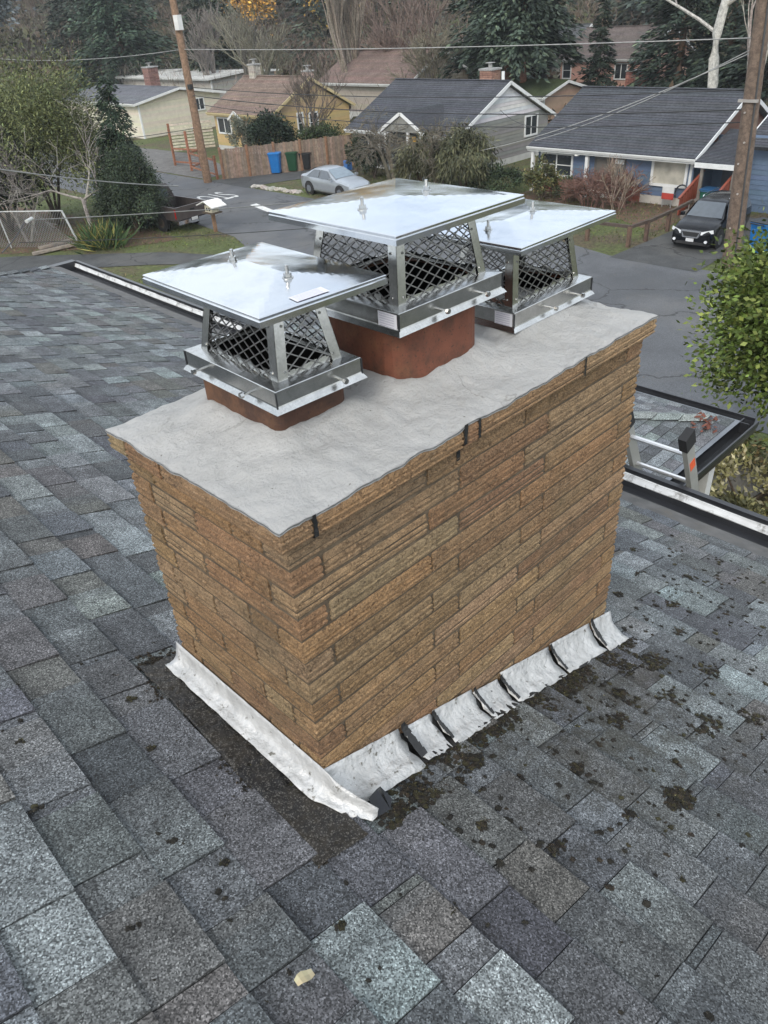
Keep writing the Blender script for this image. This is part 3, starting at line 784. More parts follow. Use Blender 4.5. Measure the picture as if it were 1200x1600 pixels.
# flashing: a long crumpled apron on the upslope side, five loose step pieces on the right side, black tar in the gaps
def sheet_piece(name, A, Bv, nrm, prof, n, wob, parent=chim, ragged=.0, rx=0, thick=.0015):
    """profile (out, z) swept from A to Bv along the wall; A and Bv are (x,y,z of the roof there)"""
    rings = []
    for i in range(n+1):
        t = i/n; q = Vector(A)*(1-t)+Vector(Bv)*t
        ring = []
        for k, (o, z) in enumerate(prof):
            w = wob*(.25 if k < 1 else 1)
            jx = (Vector(Bv)-Vector(A)).normalized()*(rnd.uniform(-ragged, ragged) if i in (0, n) else 0)
            ring.append(q + Vector(nrm)*(o+w*mn.noise((i*.9, k*1.7, rx))+rnd.uniform(-1,1)*w*.10) + Vector((0,0,z+w*mn.noise((i*.8+5, k*1.3, rx+3.))+(rnd.uniform(-1,1)*ragged*.7 if k == len(prof)-1 else 0))) + jx)
        rings.append(ring)
    b = MB(); b.loft(rings, closed=False, caps=False); o = b.build(name, FLASH, parent, smooth=True)
    sm = o.modifiers.new('thickness', 'SOLIDIFY'); sm.thickness = thick; sm.offset = 0
    return o
yl = CW-INS
za = lambda x, y: roof_z(x, y)
apron = [(INS,yl+.018),(INS,.012),(INS+.004,-.03),(INS+.022,-.085),(INS+.045,-.128)]
rings = []
for i in range(49):
    t = i/48
    if t < .8: q = Vector(apron[0]).lerp(Vector(apron[1]), t/.8)
    else:
        k = min(2, int((t-.8)/.2*3)); q = Vector(apron[1+k]).lerp(Vector(apron[2+k]), (t-.8)/.2*3-k)
    fade = 1-.55*max(0,(t-.8)/.2)
    ring = []
    for k, (o, z) in enumerate([(.001,.098),(.005,.080),(.009,.060),(.014,.044),(.024,.031),(.040,.025),(.056,.021)]):
        w = .0032*(.2 if k < 1 else 1)*(1 if t < .8 else 1.8)
        x = q.x-o*fade; y = q.y
        ring.append(Vector((x+w*mn.noise((i*.45,k*1.1,2.)), y, roof_z(x,y)+z*fade+w*mn.noise((i*.4,k*.9,5.)))))
    rings.append(ring)
b = MB(); b.loft(rings, closed=False, caps=False); o = b.build('apron_flashing', FLASH, chim, smooth=True)
sm = o.modifiers.new('thickness', 'SOLIDIFY'); sm.thickness = .0015; sm.offset = 0
steps = [(.022,.298,.088,.080),(.318,.426,.080,.070),(.440,.617,.086,.072),(.630,.753,.070,.068),(.766,1.041,.092,.066),(1.054,1.313,.100,.066),(1.330,1.475,.105,.075)]
for i, (xa_, xb_, hh, out) in enumerate(steps):
    sheet_piece('step_flashing', (xa_,INS,za(xa_,INS)), (xb_,INS,za(xb_,INS)), (0,-1,0),
        [(.001,hh),(.006,hh*.84),(.014,hh*.66),(.026,hh*.48),(.042,hh*.32),(out*.9,hh*.22),(out+.022,hh*.13)], 10, .006, ragged=.007, rx=4.+i*3)
b = MB()
for i in range(60):
    x = .045+1.425*i/60; x2 = x+1.425/60
    z, z2 = za(x,INS), za(x2,INS); h1 = .060+.02*mn.noise((x*8,0,0)); o1 = .085+.028*mn.noise((x*11,3,0))
    b.quad((x,INS-.0005,z+h1),(x,INS-.035,z+.014),(x2,INS-.035,z2+.014),(x2,INS-.0005,z2+h1)); b.quad((x,INS-.035,z+.014),(x,INS-o1,z+.013),(x2,INS-o1,z2+.013),(x2,INS-.035,z2+.014))
for x, w, h in ((.308,.015,.108),(.432,.0085,.092),(.624,.008,.094),(.760,.008,.085),(1.048,.008,.105),(1.322,.011,.125)):
    z = za(x,INS); n = 7
    for i in range(n):
        t0, t1 = i/n, (i+1)/n
        p = lambda t: (INS-.003-.070*(1-t)**1.7, z+.020+(h-.02)*t)
        wA, wB = w*rnd.uniform(.5,1), w*rnd.uniform(.5,1); sx = -.012*(1-t0)*-1
        b.quad((x-wA+sx,p(t0)[0]-.004,p(t0)[1]),(x+wA+sx,p(t0)[0]-.004,p(t0)[1]),(x+wB+sx,p(t1)[0]-.004,p(t1)[1]),(x-wB+sx,p(t1)[0]-.004,p(t1)[1]))
b.build('tar_seal', TAR, chim)
b = MB()                                         # folded black corner metal
c0 = Vector((.075,-.112,za(.075,-.112)))
b.quad(c0+Vector((-.012,-.012,.010)), c0+Vector((.030,-.020,.008)), c0+Vector((.030,.025,.050)), c0+Vector((-.005,.020,.052)))
b.quad(c0+Vector((.030,-.020,.008)), c0+Vector((.055,.0,.008)), c0+Vector((.050,.035,.030)), c0+Vector((.030,.025,.050)))
b.build('corner_metal', mat('black_metal', (.012,.013,.016), .25, .3, var=.1), chim)
# tar and grit strip along the upslope side
b = MB(); n = 150; mth = 24
grid = []
for i in range(n+1):
    e = -.155+(.74+.155)*i/n; row = []
    for j in range(mth+1):
        d = -.122+.03*(e < .1)*0+(.128)*j/mth
        w = .011+.006*mn.noise((d*60,e*60,0))+.006*mn.noise((d*17,e*17,7.))
        if j in (0,) : w = .004
        row.append(RP(d-.03*max(0,(.15-e))*0 + (.05*(e-.3) if j == 0 else 0)*.9, e, w+.003))
    grid += row
b.add(grid, [(i*(mth+1)+j, (i+1)*(mth+1)+j, (i+1)*(mth+1)+j+1, i*(mth+1)+j+1) for i in range(n) for j in range(mth)])
b.build('tar_strip', TARSTRIP, house, smooth=True)

# moss on the right side and below the flashing
def blob_mesh(seed):
    r = random.Random(seed); V, F = [], []
    t = (1+5**.5)/2
    base = [(-1,t,0),(1,t,0),(-1,-t,0),(1,-t,0),(0,-1,t),(0,1,t),(0,-1,-t),(0,1,-t),(t,0,-1),(t,0,1),(-t,0,-1),(-t,0,1)]
    F = [(0,11,5),(0,5,1),(0,1,7),(0,7,10),(0,10,11),(1,5,9),(5,11,4),(11,10,2),(10,7,6),(7,1,8),(3,9,4),(3,4,2),(3,2,6),(3,6,8),(3,8,9),(4,9,5),(2,4,11),(6,2,10),(8,6,7),(9,8,1)]
    V = np.array(base, float); V /= np.linalg.norm(V, axis=1)[:,None]
    mids = {}; V = V.tolist(); F2 = []
    for a, b_, c in F:
        m3 = []
        for i, j in ((a,b_),(b_,c),(c,a)):
            key = (min(i,j), max(i,j))
            if key not in mids:
                q = (np.array(V[i])+np.array(V[j])); q /= np.linalg.norm(q); mids[key] = len(V); V.append(q.tolist())
            m3.append(mids[key])
        F2 += [(a,m3[0],m3[2]),(b_,m3[1],m3[0]),(c,m3[2],m3[1]),tuple(m3)]
    return np.array(V), np.array(F2)
BV, BF = blob_mesh(1)
mV, mF, mT = [], [], []; cnt = 0
tuft = []
def moss(d, e, r, tone, h=None):
    global cnt
    k = 1+.35*rs.uniform(-1,1,(len(BV),1)); v = BV*k*np.array([r*rnd.uniform(.7,1.5), r*rnd.uniform(.7,1.3), h or r*.30])
    a = rnd.uniform(0,6.28); ca, sa = cos(a), sin(a)
    v = np.stack([v[:,0]*ca-v[:,1]*sa, v[:,0]*sa+v[:,1]*ca, v[:,2]], 1)
    p = RP(d, e, .008); v[:,2] -= v[:,0]*RS
    mV.append(v+np.array(p)); mF.append(BF+cnt); cnt += len(v)
    mT.append(np.tile(np.array(jit(tone, .35)), (len(BF),1)))
    nb = max(5, int(r*1400)); a = rs.rand(nb)*6.283; q = r*1.15*np.sqrt(rs.rand(nb))
    P = np.array(p)+np.stack([q*np.cos(a), q*np.sin(a), r*.22*(1-(q/(r*1.15))**2)-q*np.cos(a)*RS], 1)
    D = np.stack([np.cos(a)*.7, np.sin(a)*.7, np.full(nb,.8)], 1)+rs.normal(size=(nb,3))*.5
    tuft.append(cards(P, D, rs.normal(size=(nb,3)), rs.uniform(.0025,.0065,nb), rs.uniform(.0012,.0028,nb), tones(nb, tuple(c*2.0 for c in tone), .55)))
DK, OL, BN = (.017,.015,.011), (.032,.029,.013), (.027,.021,.014)
def clump(d, e, R, n, tones):
    for _ in range(int(n*1.8)):
        a = rnd.uniform(0,6.28); q = R*math.sqrt(rnd.random())
        moss(d+q*cos(a)*1.5, e+q*sin(a), rnd.uniform(.003,.0085)*(1.4-.6*q/R), rnd.choice(tones))
for d, e, R, n in ((1.045,-.060,.07,80),(1.30,-.105,.07,70),(1.42,-.17,.05,40),(.90,-.09,.06,60),(.70,-.06,.05,40),(.55,-.08,.045,35),(.42,-.11,.05,45),(.20,-.13,.045,50),(.10,-.14,.035,35),(.30,-.16,.03,20),
                   (.80,-.575,.040,60),(1.08,-.22,.05,35),(1.20,-.47,.055,40),(1.25,-.33,.05,25),(.97,-.28,.035,20),(1.55,-.32,.05,25),(1.42,-.55,.045,25),(.66,-.33,.02,12),(.45,-.33,.018,12),(.27,-.30,.02,10),(.62,-.52,.018,10),(.36,-.46,.02,10),
                   (1.75,-.12,.03,20),(1.95,.02,.03,15),(2.1,.25,.03,15),(2.3,.1,.035,18),(2.35,.42,.025,14),(1.8,.2,.02,10)):
    clump(d, e, R, n, [DK,DK,OL,BN])
for _ in range(420):
    x = rnd.uniform(.05,1.52); moss(x, -.045-.02*(1-x/1.5)+rnd.gauss(0,.016)-.035*RA, rnd.uniform(.003,.009), rnd.choice([DK,DK,BN,OL]))
for _ in range(520):
    d = rnd.uniform(.15,2.8); e = .02-abs(rnd.gauss(0,.42))+max(0,(d-1.5))*.45*rnd.random()
    moss(d, e, rnd.uniform(.003,.010), rnd.choice([DK,DK,DK,OL,BN]))
for _ in range(230):
    moss(rnd.uniform(-.115,-.01), rnd.uniform(-.14,.72), rnd.uniform(.003,.008), rnd.choice([DK,BN,DK,OL]))
for _ in range(260):
    moss(-.122-abs(rnd.gauss(0,.018)), rnd.uniform(-.16,.75), rnd.uniform(.0012,.004), rnd.choice([DK,BN]))
for _ in range(120):
    moss(rnd.gauss(-.06,.05), .73+abs(rnd.gauss(0,.03)), rnd.uniform(.002,.006), rnd.choice([DK,BN]))
for _ in range(150):
    moss(rnd.uniform(-.6,1.2), rnd.uniform(-.9,.9), rnd.uniform(.002,.006), DK)
for d, e in ((-.44,.26),(-.36,.10),(-.55,.36),(-.25,.40),(-.20,.62),(-.30,-.02),(-.52,-.05),(-.2,-.30),(.02,-.42),(-.5,.60)): clump(d, e, rnd.uniform(.006,.013), rnd.randint(2,5), [DK,OL,DK])
npmesh('moss', np.concatenate(mV), np.concatenate(mF), np.concatenate(mT), MOSS, None, 'stuff')
V_, F_, T_ = merge(tuft); npmesh('moss_tufts', V_, F_, T_, MOSS, None, 'stuff')
b = MB(); q = RP(-.328,-.344,.014)
for k in range(4):
    for j in range(2):
        u = lambda i_, j_: q + DV*(i_-2)*.010 + EV*(j_-1)*.011*(1-.16*abs(i_-2)**1.5) + Vector((0,0,.005*sin(i_*1.3)+.003*j_-.3*(i_-2)*.010))
        b.quad(u(k,j), u(k+1,j), u(k+1,j+1), u(k,j+1), jit((.42,.38,.24), .15))
tag(b.build('dead_leaf', FOLIAGE), 'curled pale tan dead leaf lying alone on the shingles at the bottom', 'leaf')

# ------------------------------------------------------------------ chimney caps
def cap(label, band, lid, hip, ridge_axis, yaw, zb, zt, zl, screws, sticker, bolt_off, bshift=0.0):
    """band/lid: half sizes (hx,hy) and centres, all local to the cap's own centre"""
    cx, cy, bx, by = band; lx, ly, lhx, lhy = lid[0]-cx, lid[1]-cy, lid[2], lid[3]
    t = thing('chimney_cap', label, 'chimney cap', (cx, cy, zb), 'stainless chimney caps', local=True, rotz=yaw)
    Hb = zt-zb; Z = zl-zb
    # skirt: flat top flange, upright band, flared drip edge; each side its own plate meeting at a mitred seam
    cg = .030; hx, hy = bx-cg, by-cg          # cage foot
    b = MB()
    rings = [[(sx*(bx+o), sy*(by+o), z) for sx, sy in ((-1,-1),(1,-1),(1,1),(-1,1))] for o, z in ((.0045,-.004),(.009,-.0035),(.001,.0085),(.0,.012),(.0,Hb-.0015),(-.0015,Hb),(-cg-.012,Hb+.003),(-cg-.012,Hb+.0015),(-.004,Hb-.002),(-.0012,Hb-.004),(-.0012,.012),(.0045,-.004))]
    b.loft(rings, caps=False); sk = b.build('skirt', STEEL2, t)
    b = MB()
    for sx, sy in ((-1,-1),(1,-1),(1,1),(-1,1)):
        b.bar((sx*(bx+.0005), sy*(by+.0005), .004), (sx*(bx+.0005), sy*(by+.0005), Hb-.003), .0030, .0030)
    b.build('seam', GUTTER_BLACK, sk)
    # tapered cage
    ti = .030; Ht = Z-Hb
    def cage(sx, sy, k): return Vector((sx*(hx-ti*k)+lx*k*.5, sy*(hy-ti*k)+ly*k*.5, Hb+Ht*k))
    PW = .027
    for sx, sy in ((-1,-1),(1,-1),(1,1),(-1,1)):
        b = MB(); a, c = cage(sx,sy,0), cage(sx,sy,1.0); a = a+Vector((0,0,.002))
        for ux, uy in ((-sx,0),(0,-sy)):
            u = Vector((ux*PW, uy*PW, 0)); nrm = Vector((0,-sy,0)) if ux else Vector((-sx,0,0)); th = nrm*.0016
            b.hexa([a, a+u, a+u+th, a+th, c, c+u, c+u+th, c+th])
        po = b.build('corner_post', STEEL2, t)
        b = MB()
        for ux, uy in ((-sx,0),(0,-sy)):
            for k in (.10,.62):
                q = cage(sx,sy,k)+Vector((ux*PW*.72,uy*PW*.72,0)); nrm = Vector((0,sy,0)) if ux else Vector((sx,0,0))
                b.tube([q-nrm*.001, q+nrm*.0022], .0030, 8)
        b.build('rivet', STEEL2, po)
    # expanded metal panels: two families of bars clipped to the sloping panel
    for side in range(4):
        s0, s1 = (((-1,-1),(1,-1)), ((1,-1),(1,1)), ((1,1),(-1,1)), ((-1,1),(-1,-1)))[side]
        A0, A1, B0, B1 = cage(*s0,0), cage(*s1,0), cage(*s0,1), cage(*s1,1)
        W0 = (A1-A0).length; ud = (A1-A0).normalized(); mid0 = (A0+A1)/2; mid1 = (B0+B1)/2
        vdir = (mid1-mid0); Lh = vdir.length; vdir.normalize(); W1 = (B1-B0).length; nrm = ud.cross(vdir)
        pt = lambda u, v, o=0: mid0 + ud*u + vdir*v - nrm*(.003+o)*(-1)*-1
        half = lambda v: (W0+(W1-W0)*v/Lh)/2-.012
        b = MB(); px_, pz_ = .043, .0255
        slope = pz_/px_
        for fam in (1,-1):
            k = -60
            while k < 60:
                # line v = fam*slope*(u) + k*pz
                pts = []; N = 120
                us = [(-W0/2)+W0*i/N for i in range(N+1)]
                inside = [u for u in us if .0 <= fam*slope*u+k*pz_ <= Lh and abs(u) <= half(fam*slope*u+k*pz_)]
                if len(inside) > 1:
                    ua, ub = inside[0], inside[-1]
                    nseg = max(1, int(round((ub-ua)/(px_/2))))
                    for i in range(nseg):
                        u1 = ua+(ub-ua)*i/nseg; u2 = ua+(ub-ua)*(i+1)/nseg
                        b.bar(pt(u1, fam*slope*u1+k*pz_, .0007*fam), pt(u2, fam*slope*u2+k*pz_, .0007*fam), .0027, .0020, up=nrm)
                k += 1
        pn = b.build('mesh_screen', SCREEN, t)
        b = MB(); v0, v1 = 0.003, .016
        P = [pt(-half(v0)-.006, v0, .002), pt(half(v0)+.006, v0, .002), pt(half(v1)+.006, v1, .002), pt(-half(v1)-.006, v1, .002)]
        for i in range(12):
            ua, ub = -half(v1)+2*half(v1)*i/12, -half(v1)+2*half(v1)*(i+1)/12
            vt = v1+rnd.uniform(-.005,.004)
            b.quad(pt(ua,v0,.002), pt(ub,v0,.002), pt(ub,vt,.002), pt(ua,vt,.002))
        b.build('foot_strip', STEEL2, pn)
    # lid: low hip, folded edge with a bead
    b = MB(); rl = abs(lhx-lhy); ax = ridge_axis
    R1 = Vector((lx+(rl if ax == 'x' else 0), ly+(rl if ax == 'y' else 0), Z+hip)); R2 = Vector((lx-(rl if ax == 'x' else 0), ly-(rl if ax == 'y' else 0), Z+hip))
    def ring(o, z, wob=0): return [Vector((lx+sx*(lhx+o), ly+sy*(lhy+o), Z+z)) for sx, sy in ((-1,-1),(1,-1),(1,1),(-1,1))]
    E_ = ring(0, 0)
    def surf(x, y):
        m_ = min(lhx-abs(x-lx), lhy-abs(y-ly))/min(lhx,lhy); return Z+hip*(m_ if m_ < .93 else .93+(m_-.93)*.2)
    n = 26; pts = []
    for i in range(n+1):
        for j in range(n+1):
            x = lx-lhx+2*lhx*i/n; y = ly-lhy+2*lhy*j/n
            inner = 0 < i < n and 0 < j < n
            pts.append((x, y, surf(x,y) + (.0011*mn.noise((x*9+cx*7,y*9,cy)) if inner else 0)))
    b.add(pts, [(i*(n+1)+j,(i+1)*(n+1)+j,(i+1)*(n+1)+j+1,i*(n+1)+j+1) for i in range(n) for j in range(n)])
    b.loft([ring(0,0), ring(.0015,-.0015), ring(.0,-.0065), ring(.0030,-.0085), ring(.0030,-.0205), ring(-.004,-.0225), ring(-.004,-.0210), ring(-.001,-.018), ring(-.002,-.003)], caps=False)
    b.poly([tuple(q) for q in ring(-.002,-.003)][::-1])
    ld = b.build('lid', STEEL, t)
    for sgn in (-1, 1):
        x = lx+(bolt_off*sgn+bshift if ax == 'x' else 0); y = ly+(bolt_off*sgn if ax == 'y' else 0)
        z = surf(x,y)-.001
        b = MB(); b.tube([(x,y,z-.01),(x,y,z+.027)], .0042, 10); bo = b.build('lid_bolt', STEEL2, t)
        b = MB(); b.tube([(x,y,z),(x,y,z+.0022)], .0125, 16); b.build('washer', STEEL2, bo)
        b = MB(); b.tube([(x,y,z+.0025),(x,y,z+.0105)], .0088, 6); b.build('nut', STEEL2, bo)
    for side, u in screws:
        nx_, ny_ = ((-1,0),(0,-1))[side]
        q = Vector((nx_*bx if nx_ else u, ny_*by if ny_ else u, Hb*.42)); d = Vector((nx_,ny_,0))
        b = MB(); b.tube([q-d*.01, q+d*.024], .0032, 8); sc = b.build('band_screw', STEEL2, t)
        b = MB(); b.tube([q+d*.022, q+d*.030], [.0072,.0066], 6); b.build('screw_head', STEEL2, sc)
    if sticker == 'band':
        b = MB(); y1, y0 = -by+.068, -by+.006; z0, z1 = .010, Hb-.004; x = -bx-.0007
        b.quad((x,y1,z0),(x,y0,z0),(x,y0,z1),(x,y1,z1)); b.build('paper_label', STICKER, t, uv=True)
    elif sticker == 'lid':
        b = MB(); P = []
        for x, y in ((-.066,-.222),(.018,-.222),(.018,-.193),(-.066,-.193)): P.append((lx+x, ly+y, surf(lx+x,ly+y)+.0012))
        b.poly(P); b.build('paper_label', STICKER, t, uv=True)
    return t
cap('low left stainless chimney cap with a label on its lid, on the short brown flue',
    (.3116,.3847,.1201,.1864), (.321,.389,.165,.231), .017, 'y', -.040, .1245, .171, .3516, [(0,-.09),(0,.11),(1,.05)], 'lid', .105)
cap('tallest and largest stainless chimney cap, on the red clay flue in the middle',
    (.717,.355,.190,.190), (.718,.348,.2195,.2165), .015, 'x', -.008, .198, .2467, .430, [(0,.10),(1,-.05),(1,.10)], 'band', .110)
cap('lowest stainless chimney cap at the street end, its skirt almost touching the cement',
    (1.216,.347,.198,.143), (1.222,.343,.2303,.172), .014, 'x', .003, .045, .0955, .285, [(1,-.03),(1,.11)], 'band', .105, -.045)

# ------------------------------------------------------------------ houses across the street
WHITE, OFFW = (.70,.71,.70), (.60,.60,.57)
def window(parent, axis, c, u0, u1, z0, z1, cols=2, rows=1, fw_=.09, sgn=-1, glass=None, frame=WHITE):
    """axis 'x': set in a wall facing -x at x=c, u runs along y; axis 'y': a wall facing -y at y=c"""
    P = (lambda u, z, o: (c+sgn*o, u, z)) if axis == 'x' else (lambda u, z, o: (u, c+sgn*o, z))
    def bx(b, ua, ub, za_, zb_, o0, o1, tone):
        q = [P(ua,za_,o0),P(ub,za_,o0),P(ub,za_,o1),P(ua,za_,o1),P(ua,zb_,o0),P(ub,zb_,o0),P(ub,zb_,o1),P(ua,zb_,o1)]
        b.hexa(q, tone)
    b = MB()
    bx(b,u0-fw_,u0,z0-fw_,z1+fw_,.0,.075,frame); bx(b,u1,u1+fw_,z0-fw_,z1+fw_,.0,.075,frame)
    bx(b,u0,u1,z1,z1+fw_,.0,.075,frame); bx(b,u0-.03,u1+.03,z0-fw_,z0,.0,.105,frame)
    w = b.build('window', PAINT, parent)
    b = MB()
    for i in range(1, cols): u = u0+(u1-u0)*i/cols; bx(b,u-.03,u+.03,z0,z1,.036,.06,frame)
    for j in range(1, rows): z = z0+(z1-z0)*j/rows; bx(b,u0,u1,z-.02,z+.02,.036,.058,frame)
    if b.v: b.build('mullion', PAINT, w)
    b = MB(); bx(b,u0,u1,z0,z1,.030,.038,(.5,.5,.5)); b.build('pane', glass or GLASS, w)
    return w
def siding(b, axis, c, u_lo, u_hi, z0, z1, tone, ex=.19, sgn=-1):
    """lapped boards; u_lo and u_hi may be functions of height (for gables)"""
    z = z0; f = lambda q, z: q(z) if callable(q) else q
    P = (lambda u, z, o: (c+sgn*o, u, z)) if axis == 'x' else (lambda u, z, o: (u, c+sgn*o, z))
    while z < z1-.01:
        zt = min(z+ex, z1)
        a0, a1, c0_, c1_ = f(u_lo,z), f(u_hi,z), f(u_lo,zt), f(u_hi,zt)
        if a1-a0 > .02:
            t = jit(tone, .05)
            b.quad(P(a0,z,.028),P(a1,z,.028),P(c1_,zt,.006),P(c0_,zt,.006),t)
            b.quad(P(a0,z,.004),P(a1,z,.004),P(a1,z,.028),P(a0,z,.028),t)
        z = zt
def roof_side(name, parent, a, bq, c, d, th, tone, rows=True):
    """sloping slab a-b along the eave, c-d along the ridge, its shingle courses as low steps"""
    a, bq, c, d = map(Vector, (a, bq, c, d)); n = (bq-a).cross(d-a).normalized()
    if n.z < 0: n = -n
    b = MB(); k = 26
    for i in range(k):
        t0, t1 = i/k, (i+1)/k
        p0, p1, q0, q1 = a.lerp(d,t0), bq.lerp(c,t0), a.lerp(d,t1), bq.lerp(c,t1)
        tn = jit(tone, .09)
        b.quad(p0+n*.022, p1+n*.022, q1+n*.008, q0+n*.008, tn)
        b.quad(p0, p1, p1+n*.022, p0+n*.022, tuple(x*.7 for x in tone))
    b.poly([a-n*th, d-n*th, c-n*th, bq-n*th], (.45,.45,.43))
    for s, e_ in ((a,bq),(bq,c),(c,d),(d,a)): b.quad(s-n*th, e_-n*th, e_+n*.004, s+n*.004, tuple(x*.8 for x in tone))
    return b.build(name, ROOFING, parent)
def gable_house(name, label, X0, X1, Y0, Y1, zg, xr, zr, slope, tone, gtone, rtone, oh=.45, ohy=.25, trim=WHITE, base_tone=(.5,.5,.48), gable_split=None, found=.35, group=None):
    """ridge along y at x=xr; the wall towards us faces -x, its near gable faces -y"""
    t = thing(name, label, 'house', ((X0+X1)/2, (Y0+Y1)/2, zg), group)
    zr_at = lambda x: zr-slope*abs(x-xr)
    zw = zr_at(X0)-.06; zwb = zr_at(X1)-.06
    b = MB(); P0 = [(X0,zg-.6),(X1,zg-.6),(X1,zwb-.12),(xr,zr-.22),(X0,zw-.12)]
    b.loft([[(x,Y0,z) for x, z in P0],[(x,Y1,z) for x, z in P0]], tone=tone); b.build('wall', PAINT, t)
    b = MB()
    siding(b,'x',X0,Y0,Y1,zg+found,zw-.12,tone)
    zs = gable_split if gable_split else zw-.12
    xl = lambda z: max(X0, xr-(zr-.20-z)/slope); xh = lambda z: min(X1, xr+(zr-.20-z)/slope)
    siding(b,'y',Y0,xl,xh,zg+found,zs,tone); siding(b,'y',Y0,xl,xh,zs,zr-.25,gtone)
    b.build('lap_siding', PAINT, t, kind='stuff')
    b = MB()
    b.box(X0-.035,X0+.0,Y0-.035,Y0+.09,zg+found,zw-.13,trim); b.box(X0+.0005,X0+.09,Y0-.035,Y0,zg+found,zw-.13,trim); b.build('corner_board', PAINT, t)
    b = MB(); b.box(X0-.02,X1,Y0-.02,Y1,zg-.5,zg+found-.01,base_tone); b.build('foundation', PAINT, t)
    e0 = X0-oh; e1 = X1+oh; a0, a1 = Y0-ohy, Y1+ohy
    rf = roof_side('roof', t, (e0,a0,zr_at(e0)), (e0,a1,zr_at(e0)), (xr,a1,zr), (xr,a0,zr), .10, rtone)
    roof_side('roof', t, (e1,a1,zr_at(e1)), (e1,a0,zr_at(e1)), (xr,a0,zr), (xr,a1,zr), .10, rtone)
    b = MB(); b.bar((xr,a0,zr+.03),(xr,a1,zr+.03),.22,.03,tone=tuple(x*1.05 for x in rtone)); b.build('ridge_cap', ROOFING, t)
    for xa_, za_, xb_, zb_ in ((e0,zr_at(e0),xr,zr),(xr,zr,e1,zr_at(e1))):
        b = MB(); b.bar((xa_,a0-.02,za_-.07),(xb_,a0-.02,zb_-.07),.035,.17,tone=trim); b.build('rake_board', PAINT, t)
    b = MB(); b.box(e0-.03,e0-.005,a0,a1,zr_at(e0)-.20,zr_at(e0)-.02,trim); b.build('fascia', PAINT, t)
    b = MB(); b.loft([[(e0-.035+o,y,zr_at(e0)+z) for o, z in ((0,-.01),(0,-.12),(-.07,-.12),(-.11,-.03),(-.11,.0),(-.10,.0),(-.065,-.105),(-.012,-.105),(-.012,-.01))] for y in (a0,a1)], tone=trim); b.build('gutter', PAINT, t)
    return t, zw

# --- blue house
bt = (.105,.155,.235); roofd = (.050,.053,.062)
blue, zw = gable_house('blue_house', 'slate blue house with dark roof, white trim and a big white framed picture window', 33.0,41.0,14.45,22.3,GZ,37.0,-3.42,.452,bt,(.135,.062,.042),roofd,oh=.5,ohy=.3,gable_split=-5.15,base_tone=(.55,.52,.47))
window(blue,'x',33.0,20.40,22.05,-6.70,-5.82,2,2)
window(blue,'x',33.0,14.72,16.18,-6.62,-5.72,1,1,.11,glass=mat('drawn_blind',(.42,.40,.34),.35,var=.25,vscale=2.5))
b = MB(); b.box(32.94,33.03,17.55,19.15,-7.1,-5.72,(.11,.105,.10)); b.build('entry_recess', PAINT, blue)
b = MB(); b.box(32.90,32.935,18.2,19.0,-7.15,-5.85,(.13,.115,.10)); dr = b.build('door', PAINT, blue); b = MB(); b.tube([(32.90,18.28,-6.55),(32.84,18.28,-6.55)],.03,8); b.build('handle', CHROME, dr)
b = MB(); b.box(32.88,32.93,17.62,18.06,-5.98,-5.80,WHITE); b.build('transom', PAINT, blue)
for y in (19.35, 22.36):
    b = MB(); b.box(32.55,32.70,y-.07,y+.07,GZ,-5.72,WHITE); b.build('porch_post', PAINT, blue)
for y0_,y1_ in ((19.6,22.2),(16.7,17.5)):
    b = MB(); b.box(32.92,33.0,y0_,y1_,GZ,-6.86,(.25,.085,.06)); b.build('brick_skirt', PAINT, blue)
b = MB(); b.tube([(32.62,14.22,-5.60),(32.80,14.25,-5.80),(32.93,14.36,-5.95),(32.93,14.36,-7.45)],.045,8,tone=(.12,.17,.25)); b.build('downspout', PAINT, blue)
# porch wing of the blue house, its steps and red stair walls
roof_side('porch_roof', blue, (32.45,12.35,-5.58),(32.45,14.12,-5.53),(35.4,14.12,-4.70),(35.4,12.35,-4.75),.12,roofd)
b = MB(); b.box(32.38,32.44,12.35,14.1,-5.75,-5.56,WHITE); b.build('porch_fascia', PAINT, blue)
b = MB(); b.box(35.0,35.1,12.4,14.4,GZ,-4.9,bt); b.build('porch_wall', PAINT, blue)
b = MB(); b.box(34.94,34.99,13.15,13.95,-6.9,-5.2,(.10,.115,.14)); b.build('porch_door', PAINT, blue)
for y in (12.5,13.85):
    b = MB(); b.box(32.6,32.72,y-.06,y+.06,GZ,-5.72,(.24,.22,.19)); b.build('porch_post', PAINT, blue)
b = MB()
for i in range(5): b.box(31.0+i*.32,33.0,12.75,13.75,GZ,GZ+.15*(i+1),(.22,.20,.18))
b.build('porch_steps', PAINT, blue)
for y in (12.62,13.95):
    b = MB(); red = (.24,.062,.035)
    for i in range(9): b.box(31.2+i*.2,31.37+i*.2,y-.03,y+.03,GZ+.1+.06*i,GZ+.75+.085*i,jit(red,.1))
    b.bar((31.1,y,GZ+.78),(33.05,y,GZ+1.55),.10,.06,tone=red); b.build('stair_wall', PAINT, blue)
b = MB(); b.box(33.6,41,6.0,12.3,GZ-.5,-5.3,bt); b.build('side_wing_wall', PAINT, blue)
b = MB(); siding(b,'x',33.6,6.0,12.3,GZ+.3,-4.6,bt); b.build('side_wing_siding', PAINT, blue, kind='stuff')
roof_side('side_wing_roof', blue, (33.0,12.5,-4.95),(33.0,5.8,-4.95),(37.2,5.8,-3.2),(37.2,12.5,-3.2),.12,roofd)
b = MB(); b.bar((32.95,12.52,-5.02),(37.2,12.52,-3.27),.04,.18,tone=WHITE); b.build('side_wing_rake', PAINT, blue)
b = MB(); b.tube([(32.6,19.9,-5.60),(32.6,19.9,-5.72)],.12,10,tone=(.9,.9,.85)); b.build('porch_lamp', PAINT, blue)
